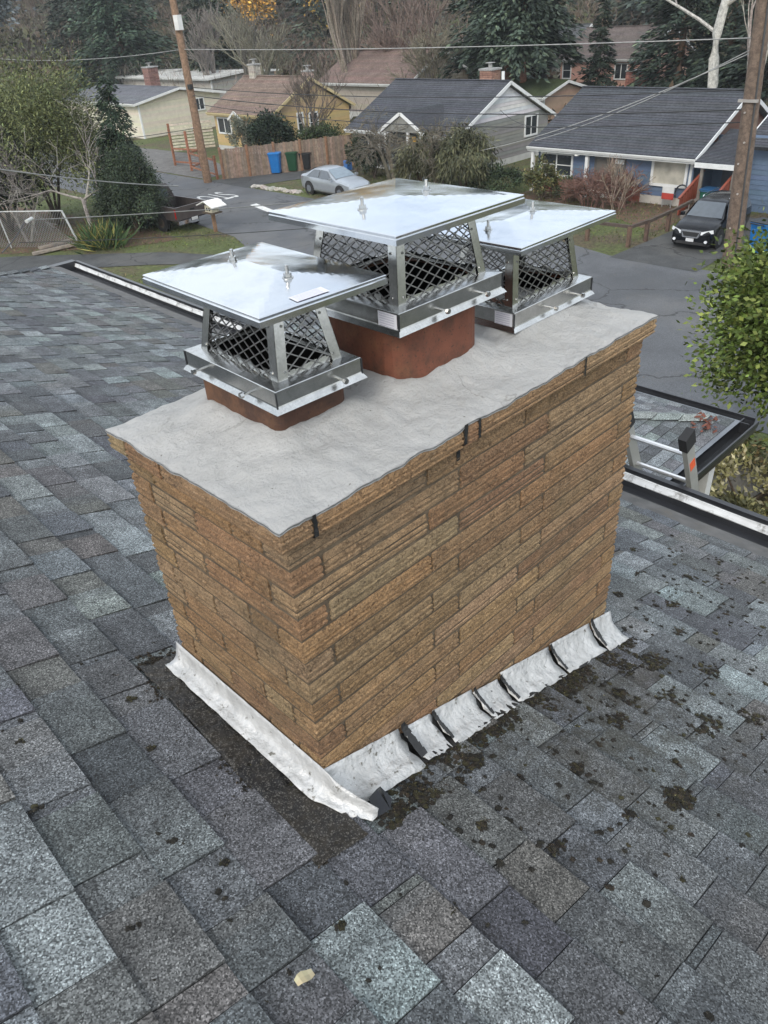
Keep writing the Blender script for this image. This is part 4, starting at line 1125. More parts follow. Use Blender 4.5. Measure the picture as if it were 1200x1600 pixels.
sg = thing('yard_sign', 'small white and red yard sign standing by the blue house wall', 'sign', (32.5,15.15,GZ))
b = MB(); b.box(32.49,32.515,14.88,15.42,GZ+.62,GZ+.86,(.65,.65,.63)); b.box(32.49,32.516,14.88,15.42,GZ+.36,GZ+.615,(.42,.05,.035)); b.build('panel', PAINT, sg)
for y in (14.95,15.35):
    b = MB(); b.bar((32.505,y,GZ),(32.505,y,GZ+.4),.03,.03,tone=(.3,.3,.3)); b.build('leg', PAINT, sg)
b = MB(); b.tube([(32.7,14.62+.30*cos(a),GZ+.62+.34*sin(a)) for a in [i*.35-.6 for i in range(15)]],.035,6,tone=(.03,.035,.04)); tag(b.build('garden_hose', PLASTIC),'black garden hose hung in a loop beside the yard sign','hose')
# --- grey house
gt = (.23,.225,.21)
grey, zw = gable_house('grey_house', 'grey house with white upper gable, dark roof and small porch gable behind bare branches', 33.5,41.6,27.75,36.0,GZ,37.55,-3.27,.475,gt,(.62,.62,.61),(.052,.055,.066),gable_split=-5.05)
window(grey,'x',33.5,33.9,35.6,-6.5,-5.62,2,1); window(grey,'x',33.5,28.3,29.6,-6.5,-5.6,2,1)
window(grey,'y',27.75,39.35,40.45,-6.22,-5.28,2,1)
b = MB(); b.box(33.42,33.5,30.4,31.3,-7.3,-5.7,(.16,.15,.14)); b.build('door', PAINT, grey)
for s, y0_, y1_ in ((1,30.65,32.35),(-1,30.65,28.95)):
    b = MB(); b.bar((32.0,y0_,-4.28),(32.0,y1_,-5.25),.06,.16,tone=WHITE); b.build('porch_rake', PAINT, grey)
    roof_side('porch_roof', grey, (32.0,y1_,-5.15),(34.8,y1_,-5.15),(35.4,30.65,-4.2),(32.0,30.65,-4.2),.08,(.055,.058,.068))
b = MB(); b.poly([(32.08,29.1,-5.2),(32.08,32.2,-5.2),(32.08,30.65,-4.33)],(.25,.25,.23)); b.build('porch_gable', PAINT, grey)
for y in (29.2,30.2,31.9):
    b = MB(); b.box(32.02,32.16,y-.07,y+.07,GZ,-5.2,WHITE); b.build('porch_post', PAINT, grey)
b = MB(); b.tube([(32.3,29.95,-5.42),(32.3,29.95,-5.65)],[.10,.13],10,tone=(.75,.42,.06)); b.build('porch_lamp', PAINT, grey)
def chimney_stack(parent, x, y, z0, z1, w, tone, capt=(.3,.3,.29)):
    b = MB()
    n = max(3, int((z1-z0)/.11))
    for i in range(n):
        za_ = z0+(z1-z0)*i/n; zb_ = z0+(z1-z0)*(i+1)/n-.012
        for k in range(3):
            xa_ = x-w/2+w*k/3; b.box(xa_+.006,xa_+w/3-.006,y-w/2,y+w/2,za_,zb_,jit(tone,.25))
    s = b.build('chimney', STONE, parent)
    b = MB(); b.box(x-w/2-.05,x+w/2+.05,y-w/2-.05,y+w/2+.05,z1,z1+.09,capt); b.tube([(x,y,z1+.09),(x,y,z1+.32)],.11,10,tone=capt); b.box(x-.2,x+.2,y-.2,y+.2,z1+.34,z1+.37,capt); b.build('chimney_top', STONE, s)
chimney_stack(grey, 38.6, 29.75, -4.1, -2.85, .85, (.26,.15,.11))
b = MB(); b.tube([(37.9,28.3,-3.5),(37.9,28.3,-2.85)],.09,8,tone=WHITE); b.build('vent_pipe', PAINT, grey)
# --- yellow house
yt = (.47,.345,.165)
yel, zw = gable_house('yellow_house', 'yellow house with brown roof and two chimneys behind the wooden fence', 33.4,40.2,43.6,50.4,GZ,36.65,-3.12,.52,yt,(.44,.325,.185),(.175,.125,.098),oh=.4,trim=(.55,.45,.25))
window(yel,'x',33.4,48.5,49.95,-6.3,-5.42,2,1); window(yel,'x',33.4,44.3,45.3,-6.3,-5.42,2,1)
window(yel,'y',43.6,35.45,35.85,-6.3,-5.2,1,2); window(yel,'y',43.6,36.5,37.15,-6.4,-5.3,1,2)
b = MB(); b.box(33.3,33.4,46.4,47.3,GZ+.2,-5.45,(.20,.11,.06)); b.build('door', PAINT, yel)
for s in (1,-1):
    b = MB(); b.bar((32.6,46.85,-4.85),(32.6,46.85+s*.8,-5.35),.05,.14,tone=OFFW); b.build('door_hood', PAINT, yel)
chimney_stack(yel, 36.65, 49.3, -3.6, -2.45, .62, (.36,.33,.29)); chimney_stack(yel, 36.9, 43.8, -3.7, -2.85, .55, (.42,.32,.28))
# --- cream house
crm, zw = gable_house('cream_house', 'cream house with low grey roof behind the left utility pole', 34.0,42.0,62.0,75.0,-8.4,37.9,-4.15,.17,(.62,.57,.45),(.63,.58,.46),(.125,.13,.145),oh=.45,ohy=.35)
window(crm,'y',62.0,39.35,40.2,-6.0,-5.2,2,1); window(crm,'y',62.0,38.6,39.2,-8.0,-7.35,2,1)
chimney_stack(crm, 39.5, 68.5, -4.5, -2.9, 1.0, (.22,.125,.105))
# --- houses further up the hill
rb, zw = gable_house('red_roofed_house', 'house with a dull red roof half hidden by bare trees behind the yellow house', 47,54,44.0,54,-7.0,50.5,-2.6,.5,(.34,.30,.25),(.34,.30,.25),(.165,.115,.098))
pk, zw = gable_house('pink_house', 'pink house with brown roof half hidden by a dark fir on the hill', 62,70,33.2,40.6,gz(66,36),66,-2.25,.46,(.56,.33,.26),(.56,.33,.26),(.13,.105,.095),oh=.3)
window(pk,'x',62,39.6,40.3,-5.6,-4.5,1,2); window(pk,'x',62,34.4,35.4,-5.6,-4.6,2,1)
chimney_stack(pk, 60.5, 32.2, -7.5, -4.9, 1.8, (.36,.16,.125))
wh, zw = gable_house('white_gabled_house', 'small white gabled house just left of and above the pink house', 70,77,45.6,51.6,gz(73,48),73.5,-2.3,.70,(.55,.56,.56),(.66,.67,.67),(.10,.105,.11),oh=.4,ohy=.5)
window(wh,'y',45.6,72.6,73.8,-5.2,-4.0,2,1)
gh, zw = gable_house('hillside_house', 'olive house with white rake boards among bare trees above the grey house', 62,70,55,64,gz(66,60),66,-2.8,.45,(.22,.21,.16),(.24,.22,.17),(.16,.13,.11))
sh, zw = gable_house('green_roofed_shed', 'low shed with a mossy green roof behind the grey house gable', 48,53,32.5,38.0,gz(50,35),50.5,-4.55,.25,(.36,.25,.19),(.36,.25,.19),(.055,.075,.030))
ws, zw = gable_house('white_roofed_house', 'pale flat roofed house behind the cream house chimney', 48,56,72,90,-8.4,52,-4.3,.06,(.40,.38,.35),(.4,.38,.35),(.52,.52,.50))

# ------------------------------------------------------------------ fences, bins, mailbox, rocks
FT = [(.235,.165,.120),(.205,.150,.112),(.25,.185,.14),(.19,.145,.115)]
wf = thing('wooden_fence', 'weathered brown plank fence running from the left utility pole to the grey house', 'fence', (30,38.4,GZ))
A, Bv = Vector((26.75,40.45,GZ)), Vector((33.5,36.25,GZ)); L = (Bv-A).length; dr_ = (Bv-A).normalized(); nr = Vector((-dr_.y,dr_.x,0))
n = int(L/.15)
for i in range(n):
    p0 = A+dr_*(L*i/n+.004); p1 = A+dr_*(L*(i+1)/n-.006); h = 1.62+rnd.uniform(-.03,.03)+.10*(i/n); o = nr*rnd.uniform(-.006,.006)
    b = MB(); b.hexa([p0+o,p1+o,p1+o+nr*.02,p0+o+nr*.02,p0+o+Vector((0,0,h)),p1+o+Vector((0,0,h)),p1+o+nr*.02+Vector((0,0,h)),p0+o+nr*.02+Vector((0,0,h))], jit(rnd.choice(FT),.14)); b.build('plank', WOOD, wf)
for z in (.35,1.35):
    b = MB(); b.bar(A+nr*.05+Vector((0,0,z)),Bv+nr*.05+Vector((0,0,z)),.05,.09,tone=FT[0]); b.build('rail', WOOD, wf)
for i in range(6):
    p = A+dr_*(L*i/5); b = MB(); b.bar(p-nr*.05,p-nr*.05+Vector((0,0,1.75)),.11,.11,up=(1,0,0),tone=jit((.27,.15,.09),.1)); b.build('post', WOOD, wf)
tf = thing('trellis_fence', 'open red brown post and wire fence left of the plank fence', 'fence', (27.5,43.5,GZ))
tp = [Vector(q) for q in ((26.6,40.9,GZ),(26.9,42.6,GZ),(27.4,44.9,GZ),(28.4,45.3,GZ),(28.0,47.8,GZ),(29.6,50.5,GZ))]
for p, h in zip(tp, (1.3,1.2,2.3,2.6,2.2,2.2)):
    b = MB(); b.bar(p-Vector((0,0,.3)),p+Vector((0,0,h)),.12,.12,up=(1,0,0),tone=jit((.27,.115,.065),.12)); b.build('post', WOOD, tf)
for a, c in zip(tp[:-1], tp[1:]):
    for z in (.25,1.05):
        b = MB(); b.bar(a+Vector((0,0,z)),c+Vector((0,0,z)),.05,.10,tone=jit((.25,.11,.065),.12)); b.build('rail', WOOD, tf)
    b = MB()
    for k in range(5):
        z = .4+.14*k; b.bar(a+Vector((0,0,z)),c+Vector((0,0,z)),.012,.012,tone=(.12,.10,.09))
    b.build('wire_panel', WOOD, tf, kind='stuff')
lw = thing('retaining_slats', 'pale horizontal slat wall behind the trellis fence posts', 'fence', (30,52,GZ))
for k in range(9):
    b = MB(); b.bar((30.5,52.0,GZ+.3+.2*k),(33.2,50.6,GZ+.3+.2*k),.03,.13,tone=jit((.50,.45,.35),.08)); b.build('slat', WOOD, lw)
# chain link fence at the left edge
cf = thing('chain_link_fence', 'leaning chain link fence with pale posts at the left edge', 'fence', (12,35.5,GZ))
cp = [Vector(q) for q in ((13.9,33.2,GZ),(12.0,36.2,GZ),(10.2,39.0,GZ),(8.4,41.8,GZ))]
for i, p in enumerate(cp):
    b = MB(); b.tube([p,p+Vector((-.25 if i == 0 else -.1,.35 if i == 0 else .1,1.62))],.045 if i == 0 else .03,8,tone=(.42,.43,.42)); b.build('post', WIRE, cf)
tops = [p+Vector((-.25 if i == 0 else -.1,.35 if i == 0 else .1,1.6)) for i, p in enumerate(cp)]
b = MB(); b.tube(tops,.028,6,tone=(.45,.46,.45)); b.build('top_rail', WIRE, cf)
b = MB()
for i in range(3):
    for k in range(26):
        t0 = k/26
        for s in (1,-1):
            t1 = t0+s*.42
            lo_, hi_ = 0, 1
            if t1 < 0: hi_ = t0/.42; t1 = 0
            if t1 > 1: hi_ = (1-t0)/.42; t1 = 1
            q0 = cp[i].lerp(cp[i+1],t0)+Vector((0,0,.05)); q1 = (cp[i].lerp(cp[i+1],t1)+Vector((0,0,.05))).lerp(tops[i].lerp(tops[i+1],t1),hi_)
            b.bar(q0,q1,.010,.010,tone=(.22,.225,.22))
b.build('wire_mesh', WIRE, cf, kind='stuff')
for i, (x0,y0,x1,y1) in enumerate(((12.0,33.9,14.0,33.5),(12.6,34.6,14.1,34.4))):
    b = MB(); b.bar((x0,y0,GZ+.10),(x1,y1,GZ+.16),.22,.10,tone=(.27,.23,.19)); tag(b.build('lumber', WOOD), ('long grey timber lying in front of the chain link fence','short grey timber lying behind the long one at the chain link fence')[i], 'timber', 'old timbers by the fence')
# low rail fence round the blue house lawn
rf_ = thing('rail_fence', 'low dark rail fence round the blue house lawn beside the black car', 'fence', (27,13.5,GZ))
rp = [Vector(q) for q in ((26.4,17.8,GZ),(26.3,15.2,GZ),(26.35,13.45,GZ),(27.4,13.3,GZ),(29.1,13.3,GZ),(31.2,13.4,GZ))]
for p in rp:
    b = MB(); b.bar(p-Vector((0,0,.2)),p+Vector((0,0,.74)),.13,.13,up=(1,0,0),tone=jit((.11,.07,.05),.15)); b.build('post', WOOD, rf_)
for a, c in zip(rp[:-1],rp[1:]):
    b = MB(); b.bar(a+Vector((0,0,.72)),c+Vector((0,0,.74)),.10,.11,tone=jit((.075,.055,.042),.12)); b.build('rail', WOOD, rf_)
def bin_(x, y, h, tone, lidt, label, rz=0.0, group='wheeled rubbish bins'):
    z = gz(x,y); t = thing('wheeled_bin', label, 'bin', (x,y,z), group, local=True, rotz=rz)
    def rg(hw, hd, z): return [(hw*sx,hd*sy,z) for sx, sy in ((-1,-.8),(-.8,-1),(.8,-1),(1,-.8),(1,.8),(.8,1),(-.8,1),(-1,.8))]
    b = MB(); b.loft([rg(.24,.26,.08),rg(.31,.34,h*.9),rg(.335,.365,h*.9),rg(.335,.365,h*.94)], tone=tone); b.build('body', PLASTIC, t)
    b = MB(); b.loft([rg(.345,.375,h*.945),rg(.345,.375,h*.97),rg(.25,.28,h)], tone=lidt); b.build('lid', PLASTIC, t)
    b = MB(); b.tube([(.36,-.25,h*.90),(.42,-.25,h*.93),(.42,.25,h*.93),(.36,.25,h*.90)],.02,6,tone=lidt); b.build('handle', PLASTIC, t)
    for s in (-1,1):
        b = MB(); b.tube([(.20,s*.22,.11),(.20,s*.30,.11)],.11,12,tone=(.02,.02,.02)); b.build('wheel', PLASTIC, t)
BL = (.012,.145,.42)
bin_(29.45,38.75,1.2,BL,(.02,.17,.46),'bright blue wheeled bin standing against the wooden fence',.6)
bin_(30.4,38.3,1.12,(.012,.060,.028),(.014,.065,.03),'dark green wheeled bin right of the blue one at the wooden fence',.6)
bin_(31.1,37.9,1.0,(.018,.02,.022),(.02,.022,.024),'small black wheeled bin at the right end of the row by the fence',.6)
bin_(28.0,9.25,1.15,BL,(.02,.024,.028),'bright blue wheeled bin with black lid behind the right utility pole',2.9)
bin_(28.2,8.1,1.15,(.02,.023,.027),(.02,.022,.024),'black wheeled bin at the right edge behind the leafy shrub',2.9)
bin_(32.3,13.2,1.05,(.02,.13,.085),(.015,.07,.16),'green wheeled bin with blue lid on the blue house porch',3.1)
b = MB(); b.box(32.0,32.4,35.2,35.5,GZ+.02,GZ+.55,(.05,.16,.42)); tag(b.build('blue_tub', PLASTIC),'small blue tub on the grass at the end of the wooden fence','tub')
mb_ = thing('mailbox', 'white roofed mailbox shaped like a little house on a wooden post by the road', 'mailbox', (19.0,30.1,GZ))
b = MB(); b.bar((19.0,30.1,GZ-.2),(19.0,30.1,GZ+.85),.13,.13,up=(1,0,0),tone=(.20,.12,.07)); b.build('post', WOOD, mb_)
b = MB(); b.box(18.72,19.28,29.72,30.48,GZ+.83,GZ+.89,(.10,.075,.055)); b.build('platform', WOOD, mb_)
b = MB(); b.box(18.80,19.20,29.84,30.36,GZ+.89,GZ+1.16,(.50,.47,.36)); b.build('box', WOOD, mb_)
b = MB(); b.box(18.79,18.802,29.95,30.06,GZ+.95,GZ+1.08,(.05,.05,.05)); b.box(18.79,18.802,30.14,30.25,GZ+.95,GZ+1.08,(.05,.05,.05)); b.build('opening', WOOD, mb_)
for s in (-1,1):
    b = MB(); b.hexa([(18.6,30.1,GZ+1.36),(19.4,30.1,GZ+1.36),(19.4,30.1+s*.62,GZ+1.14),(18.6,30.1+s*.62,GZ+1.14),(18.6,30.1,GZ+1.40),(19.4,30.1,GZ+1.40),(19.4,30.1+s*.62,GZ+1.18),(18.6,30.1+s*.62,GZ+1.18)],(.72,.71,.68)); b.build('roof', PAINT, mb_)
def rock(x, y, r, tone, name='rock', z=None):
    v = BV*(1+.28*rs.uniform(-1,1,(len(BV),1)))*np.array([r*rnd.uniform(.8,1.3),r*rnd.uniform(.8,1.3),r*.6]); z = gz(x,y) if z is None else z
    b = MB(); b.add([(x+q[0],y+q[1],z+q[2]+r*.2) for q in v],[tuple(f) for f in BF],tone); return b.build(name, STONE)
for i in range(13):
    t = i/12; rk = rock(26.2+.25*sin(i*1.1)*.3+(.25*t), 36.6-3.5*t, .17+.05*rnd.random(), jit((.36,.33,.29),.12))
    tag(rk, ('pale edging stone at the far left end of the row', 'pale edging stone next to the left end of the row', 'third', 'fourth', 'fifth', 'sixth', 'seventh', 'sixth', 'fifth', 'fourth', 'third', 'pale edging stone next to the one touching the silver car', 'pale edging stone of the row that almost touches the silver car')[i] if i in (0,1,11,12) else ('third','fourth','fifth','sixth','middle','sixth','fifth','fourth','third')[i-2]+' pale edging stone counted from the '+('left end of the row' if i < 6 else 'row ends, halfway along' if i == 6 else 'silver car'), 'stone', 'edging stones behind the silver car')

# ------------------------------------------------------------------ utility poles and wires
def upole(label, base, top, r0_, r1_, extras, ptone=(.21,.135,.088)):
    t = thing('utility_pole', label, 'utility pole', base, 'utility poles')
    A, Bv = Vector(base), Vector(top); b = MB()
    n = 16; pts = [A.lerp(Bv,i/n) for i in range(n+1)]; b.tube([A-Vector((0,0,.3))]+pts, [r0_]+[r0_+(r1_-r0_)*i/n for i in range(n+1)], 14, tone=ptone); b.build('shaft', BARK, t, smooth=True)
    for f, side, sz, tone in extras:
        q = A.lerp(Bv,f); b = MB(); o = Vector(side); b.box(q.x+o.x-sz[0],q.x+o.x+sz[0],q.y+o.y-sz[1],q.y+o.y+sz[1],q.z+o.z-sz[2],q.z+o.z+sz[2],tone); b.build('equipment_box', PAINT, t)
    return t
P1B, P1T = (25.7,40.6,GZ), (25.75,41.0,4.5); P2B, P2T = (26.1,9.4,GZ), (26.0,10.1,4.0)
ip = lambda B_, T_, z: Vector(B_).lerp(Vector(T_), (z-B_[2])/(T_[2]-B_[2]))
up1 = upole('tall wooden utility pole with a pale grey box, in front of the cream house', P1B, P1T, .24, .17, [(.665,(-.12,-.30,0),(.14,.20,.34),(.62,.62,.60)),(.415,(-.1,-.22,0),(.10,.12,.12),(.02,.02,.02))])
up2 = upole('thick weathered utility pole in front of the black car at the right', P2B, P2T, .29, .20, [(.44,(-.25,0,0),(.05,.30,.04),(.30,.28,.26))], (.135,.098,.074))
for k in range(5):
    z = GZ+1.5+.83*k+rnd.uniform(-.2,.2); q = ip(P2B,P2T,z); b = MB(); b.tube([q+Vector((-.24,.05*(-1)**k,0)), q+Vector((-.30,.05*(-1)**k,0))],.03,6,tone=(.34,.31,.28)); b.build('pole_step', WIRE, up2)
b = MB()
q = [ip(P2B,P2T,z)+Vector((-.2,-.2,0)) for z in (GZ+.1,-5,-3,-1,1)]; b.tube(q,.03,6,tone=(.05,.05,.05)); b.build('ground_conduit', WIRE, up2)
def wire(label, A, Bv, sag=.4, r=.014, tone=(.05,.05,.05), group='overhead wires'):
    A, Bv = Vector(A), Vector(Bv); n = 24
    pts = [A.lerp(Bv,i/n)-Vector((0,0,sag*4*(i/n)*(1-i/n))) for i in range(n+1)]
    b = MB(); b.tube(pts, r, 5, tone=tone); return tag(b.build('overhead_wire', WIRE, smooth=True), label, 'wire', group)
GW, BW = (.30,.30,.29), (.035,.036,.038)
wire('pale wire between the poles, highest of all, along the top of the scene', ip(P1B,P1T,-.75), ip(P2B,P2T,-.80), .12, .018, GW)
wire('dark cable strung between the poles, uppermost of the dark ones over the roofs', ip(P1B,P1T,-2.55), ip(P2B,P2T,-2.15), .35, .018, BW)
wire('dark cable between the poles crossing the middle of the roofs', ip(P1B,P1T,-2.95), ip(P2B,P2T,-2.7), .45, .022, BW)
wire('dark cable between the poles, lowest, just above the eaves', ip(P1B,P1T,-3.35), ip(P2B,P2T,-3.05), .55, .018, BW)
wire('thin pale wire running left from the left pole to the frame edge', ip(P1B,P1T,-.75), (24,95,2.0), 1.5, .016, GW)
wire('dark cable leaving the left pole towards the left edge, low', ip(P1B,P1T,-4.6), (9,44,-3.9), .25, .018, BW)
wire('pale service wire from the right pole down to the blue house roof', ip(P2B,P2T,-1.0), (32.5,22.2,-5.2), .25, .018, (.36,.36,.35))
wire('pale service wire from the right pole down to the grey house', ip(P2B,P2T,-1.1), (32.1,27.5,-6.2), .45, .018, (.36,.36,.35))
wire('dark thin wire from the blue house eave to the grey house gable', (32.5,22.2,-4.6), (38,29,-4.4), .3, .014, BW)
wire('thick pale bundled wire crossing the bare tree at the left', (8.0,25.3,-2.55), ip(P1B,P1T,-5.0)+Vector((-9,-12,0)), .10, .022, (.25,.25,.24))
wire('grey service cable passing in front of the mailbox to the left edge', (8.0,22.6,-3.80), (24.5,22.6,-6.0), .12, .016, (.22,.22,.21))
wire('lower dark service cable running from the left edge behind the caps', (9.0,26.5,-5.2), (22.5,19.5,-6.3), .15, .013, BW)
wire('dark service cable running from the left frame edge down to its splice', (8.0,22.6,-3.80), (5.4,17.5,-3.35), .05, .014, BW)
b = MB(); b.tube([(7.9,22.3,-3.78),(8.25,22.75,-3.82)],.05,8,tone=(.55,.55,.53)); tag(b.build('cable_splice', WIRE),'pale splice sleeve on the service cable at the left edge','cable splice')

# ------------------------------------------------------------------ vehicles (local frame: +x forward)
def carbody(t, st, paint, wheelx, wr, hw, glassst=None):
    """st: (x, z_low, z_belt, z_top, half width at belt, half width at top)"""
    b = MB(); rings = []
    for x, zl, zbl, zt, w, wt in st:
        r = [(x,-w*.86,zl),(x,-w*.97,zl+.10),(x,-w,zl+(zbl-zl)*.55),(x,-w*.97,zbl),(x,-(w*.25+wt*.75),zbl+(zt-zbl)*.72),(x,-wt,zt-.03 if zt-zbl > .1 else zt-.01),(x,-wt*.6,zt),(x,wt*.6,zt),(x,wt,zt-.03 if zt-zbl > .1 else zt-.01),(x,w*.25+wt*.75,zbl+(zt-zbl)*.72),(x,w*.97,zbl),(x,w,zl+(zbl-zl)*.55),(x,w*.97,zl+.10),(x,w*.86,zl)]
        rings.append(r)
    b.loft(rings); body = b.build('body', paint, t, smooth=True); body.data.set_sharp_from_angle(angle=radians(32))
    for x in wheelx:
        for s in (-1,1):
            b = MB(); b.tube([(x,s*(hw-.02),wr+.02),(x,s*(hw+.012),wr+.02)],wr+.07,22); b.build('wheel_arch', RUBBER, t)
            b = MB(); b.tube([(x,s*(hw-.20),wr),(x,s*(hw-.0),wr),(x,s*(hw+.03),wr)],[wr,wr,wr-.04],22); wh_ = b.build('wheel', RUBBER, t)
            b = MB(); b.tube([(x,s*(hw+.025),wr),(x,s*(hw+.036),wr)],wr*.62,14); b.build('rim', CHROME, wh_)
    return body
def panel(t, name, P, material, off=.0, sub=None, tone=None):
    b = MB(); b.poly([tuple(q) for q in P], tone); return b.build(name, material, sub or t)
suv = thing('parked_car', 'black station wagon parked nose out in the blue house driveway', 'car', (28.98,11.5,GZ+.02), 'parked vehicles', local=True, rotz=pi+.06)
suv.scale = (.86,.88,.86)
st = [(2.30,.30,.62,.72,.66,.55),(2.22,.22,.72,.86,.80,.66),(2.0,.20,.82,.98,.87,.72),(1.55,.20,.92,1.04,.90,.74),(1.15,.20,.97,1.09,.905,.76),(.42,.20,1.00,1.60,.905,.60),(.1,.20,1.01,1.66,.905,.615),(-1.4,.20,1.03,1.67,.90,.60),(-1.95,.22,1.04,1.60,.88,.57),(-2.22,.30,1.02,1.20,.84,.66),(-2.3,.38,.85,.95,.78,.68)]
carbody(suv, st, CARPAINT_BLACK, (1.42,-1.25), .35, .90)
panel(suv,'windscreen',[(1.10,-.735,1.125),(1.10,.735,1.125),(.435,.59,1.605),(.435,-.59,1.605)],AUTOGLASS)
panel(suv,'rear_window',[(-2.20,.64,1.22),(-2.20,-.64,1.22),(-1.99,-.55,1.58),(-1.99,.55,1.58)],AUTOGLASS)
for s in (-1,1):
    for xa_, xb_, xc_, xd_ in ((.98,.05,.05,.42),(.0,-1.0,-1.0,.0),(-1.06,-1.95,-1.80,-1.06)):
        panel(suv,'side_window',[(xa_,s*.895,1.05),(xb_,s*.895,1.06),(xc_,s*.685,1.56),(xd_,s*.685,1.56)],AUTOGLASS)
    panel(suv,'headlight',[(2.315,s*.42,.80),(2.16,s*.85,.90),(2.14,s*.88,.75),(2.33,s*.42,.68)],LAMPGLASS)
    b = MB(); b.tube([(2.24,s*.66,.42),(2.33,s*.66,.42)],.06,10); b.build('fog_lamp', LAMPGLASS, suv)
    b = MB(); b.hexa([(.95,s*.93,1.06),(.80,s*.93,1.06),(.80,s*1.10,1.06),(.95,s*1.08,1.06),(.95,s*.93,1.20),(.80,s*.93,1.20),(.80,s*1.10,1.20),(.95,s*1.08,1.20)]); b.build('mirror', CARPAINT_BLACK, suv)
    b = MB(); b.tube([(.05,s*.56,1.68),(-.05,s*.56,1.74),(-1.75,s*.55,1.73),(-1.85,s*.55,1.66)],.02,6); b.build('roof_rail', CHROME, suv)
    panel(suv,'tail_light',[(-2.235,s*.80,1.0),(-2.22,s*.55,1.02),(-2.25,s*.55,.85),(-2.27,s*.80,.85)],REDLAMP)
b = MB(); b.hexa([(2.275,-.36,.54),(2.275,.36,.54),(2.345,.32,.54),(2.345,-.32,.54),(2.245,-.44,.84),(2.245,.44,.84),(2.325,.42,.84),(2.325,-.42,.84)]); gr = b.build('grille_surround', CHROME, suv)
b = MB(); b.hexa([(2.30,-.27,.59),(2.30,.27,.59),(2.352,.27,.59),(2.352,-.27,.59),(2.27,-.36,.77),(2.27,.36,.77),(2.338,.36,.77),(2.338,-.36,.77)]); b.build('grille', RUBBER, gr)
b = MB(); b.box(2.29,2.335,-.16,.16,.38,.51,(.62,.63,.64)); b.build('number_plate', PAINT, suv)
b = MB(); b.hexa([(2.20,-.78,.24),(2.20,.78,.24),(2.315,.55,.26),(2.315,-.55,.26),(2.22,-.78,.38),(2.22,.78,.38),(2.30,.55,.38),(2.30,-.55,.38)]); b.build('bumper', RUBBER, suv)

sed = thing('parked_car', 'silver coupe parked at the far kerb behind the middle chimney cap', 'car', (27.25,30.95,GZ+.02), 'parked vehicles', local=True, rotz=-pi/2-.03)
sed.scale = (.93,.93,.93)
st = [(2.2,.28,.55,.62,.62,.50),(2.05,.20,.68,.76,.80,.64),(1.5,.18,.80,.90,.86,.72),(.95,.18,.84,.96,.87,.74),(.15,.18,.88,1.36,.87,.56),(-.4,.18,.90,1.42,.87,.56),(-1.0,.18,.92,1.38,.87,.55),(-1.75,.20,.94,1.08,.85,.66),(-2.1,.26,.90,.99,.78,.64),(-2.2,.34,.70,.80,.70,.60)]
carbody(sed, st, CARPAINT_SILVER, (1.35,-1.30), .32, .865)
panel(sed,'windscreen',[(.93,-.71,.985),(.93,.71,.985),(.17,.55,1.372),(.17,-.55,1.372)],mat('pale_auto_glass',(.20,.25,.29),.04,var=.1,spec=.9))
panel(sed,'rear_window',[(-1.70,.64,1.10),(-1.70,-.64,1.10),(-1.06,-.53,1.38),(-1.06,.53,1.38)],AUTOGLASS)
for s in (-1,1):
    panel(sed,'side_window',[(.72,s*.868,.93),(-.35,s*.868,.94),(-.35,s*.640,1.33),(.20,s*.640,1.30)],AUTOGLASS)
    panel(sed,'side_window',[(-.42,s*.868,.95),(-1.45,s*.862,.97),(-1.0,s*.640,1.30),(-.42,s*.640,1.33)],AUTOGLASS)
    panel(sed,'tail_light',[(-2.115,s*.76,.90),(-2.13,s*.50,.92),(-2.16,s*.50,.76),(-2.13,s*.76,.76)],REDLAMP)
    panel(sed,'headlight',[(2.10,s*.42,.70),(1.98,s*.76,.74),(1.95,s*.79,.64),(2.13,s*.42,.60)],LAMPGLASS)
    b = MB(); b.box(.70,.84,s*.95-.08,s*.95+.08,.92,1.04); b.build('mirror', CARPAINT_SILVER, sed)

tr = thing('pickup_truck', 'dull brown pickup truck with open bed parked beside the dark hedge, rear towards us', 'pickup truck', (18.45,33.9,GZ+.02), 'parked vehicles', local=True, rotz=pi/2+.08)
b = MB(); W = .93
b.box(-2.6,-.25,-W,-W+.09,.55,1.12); b.box(-2.6,-.25,W-.09,W,.55,1.12); b.box(-.34,-.25,-W+.09,W-.09,.55,1.12); b.build('bed_side', CARPAINT_BROWN, tr)
b = MB(); b.box(-2.58,-.3,-W+.09,W-.09,.52,.60); b.build('bed_floor', RUBBER, tr)
b = MB(); b.hexa([(-2.70,-W+.02,.58),(-2.62,-W+.02,.58),(-2.62,W-.02,.58),(-2.70,W-.02,.58),(-2.69,-W+.02,1.13),(-2.62,-W+.02,1.13),(-2.62,W-.02,1.13),(-2.69,W-.02,1.13)]); tg = b.build('tailgate', CARPAINT_BROWN, tr)
b = MB(); b.box(-2.715,-2.69,-.12,.12,.90,.97); b.build('handle', RUBBER, tg)
b = MB(); b.box(-2.80,-2.66,-W,-.22,.40,.56); b.box(-2.80,-2.66,.22,W,.40,.56); b.box(-2.78,-2.66,-.22,.22,.36,.46); b.build('bumper', CHROME, tr)
b = MB(); b.box(-2.79,-2.77,-.17,.17,.47,.60,(.55,.56,.56)); b.build('number_plate', PAINT, tr)
for s in (-1,1):
    b = MB(); b.box(-2.66,-2.60,s*(W-.065)-.07,s*(W-.065)+.07,.66,1.05); b.build('tail_light', REDLAMP, tr)
b = MB(); st = [(2.7,.35,.80,.95,.80,.66),(2.5,.30,.95,1.05,.90,.74),(1.2,.30,1.02,1.14,.93,.78),(.75,.30,1.05,1.70,.93,.66),(-.1,.30,1.06,1.74,.93,.66),(-.24,.30,1.06,1.60,.93,.66)]
carbody(tr, st, CARPAINT_BROWN, (1.75,-1.45), .38, .93)
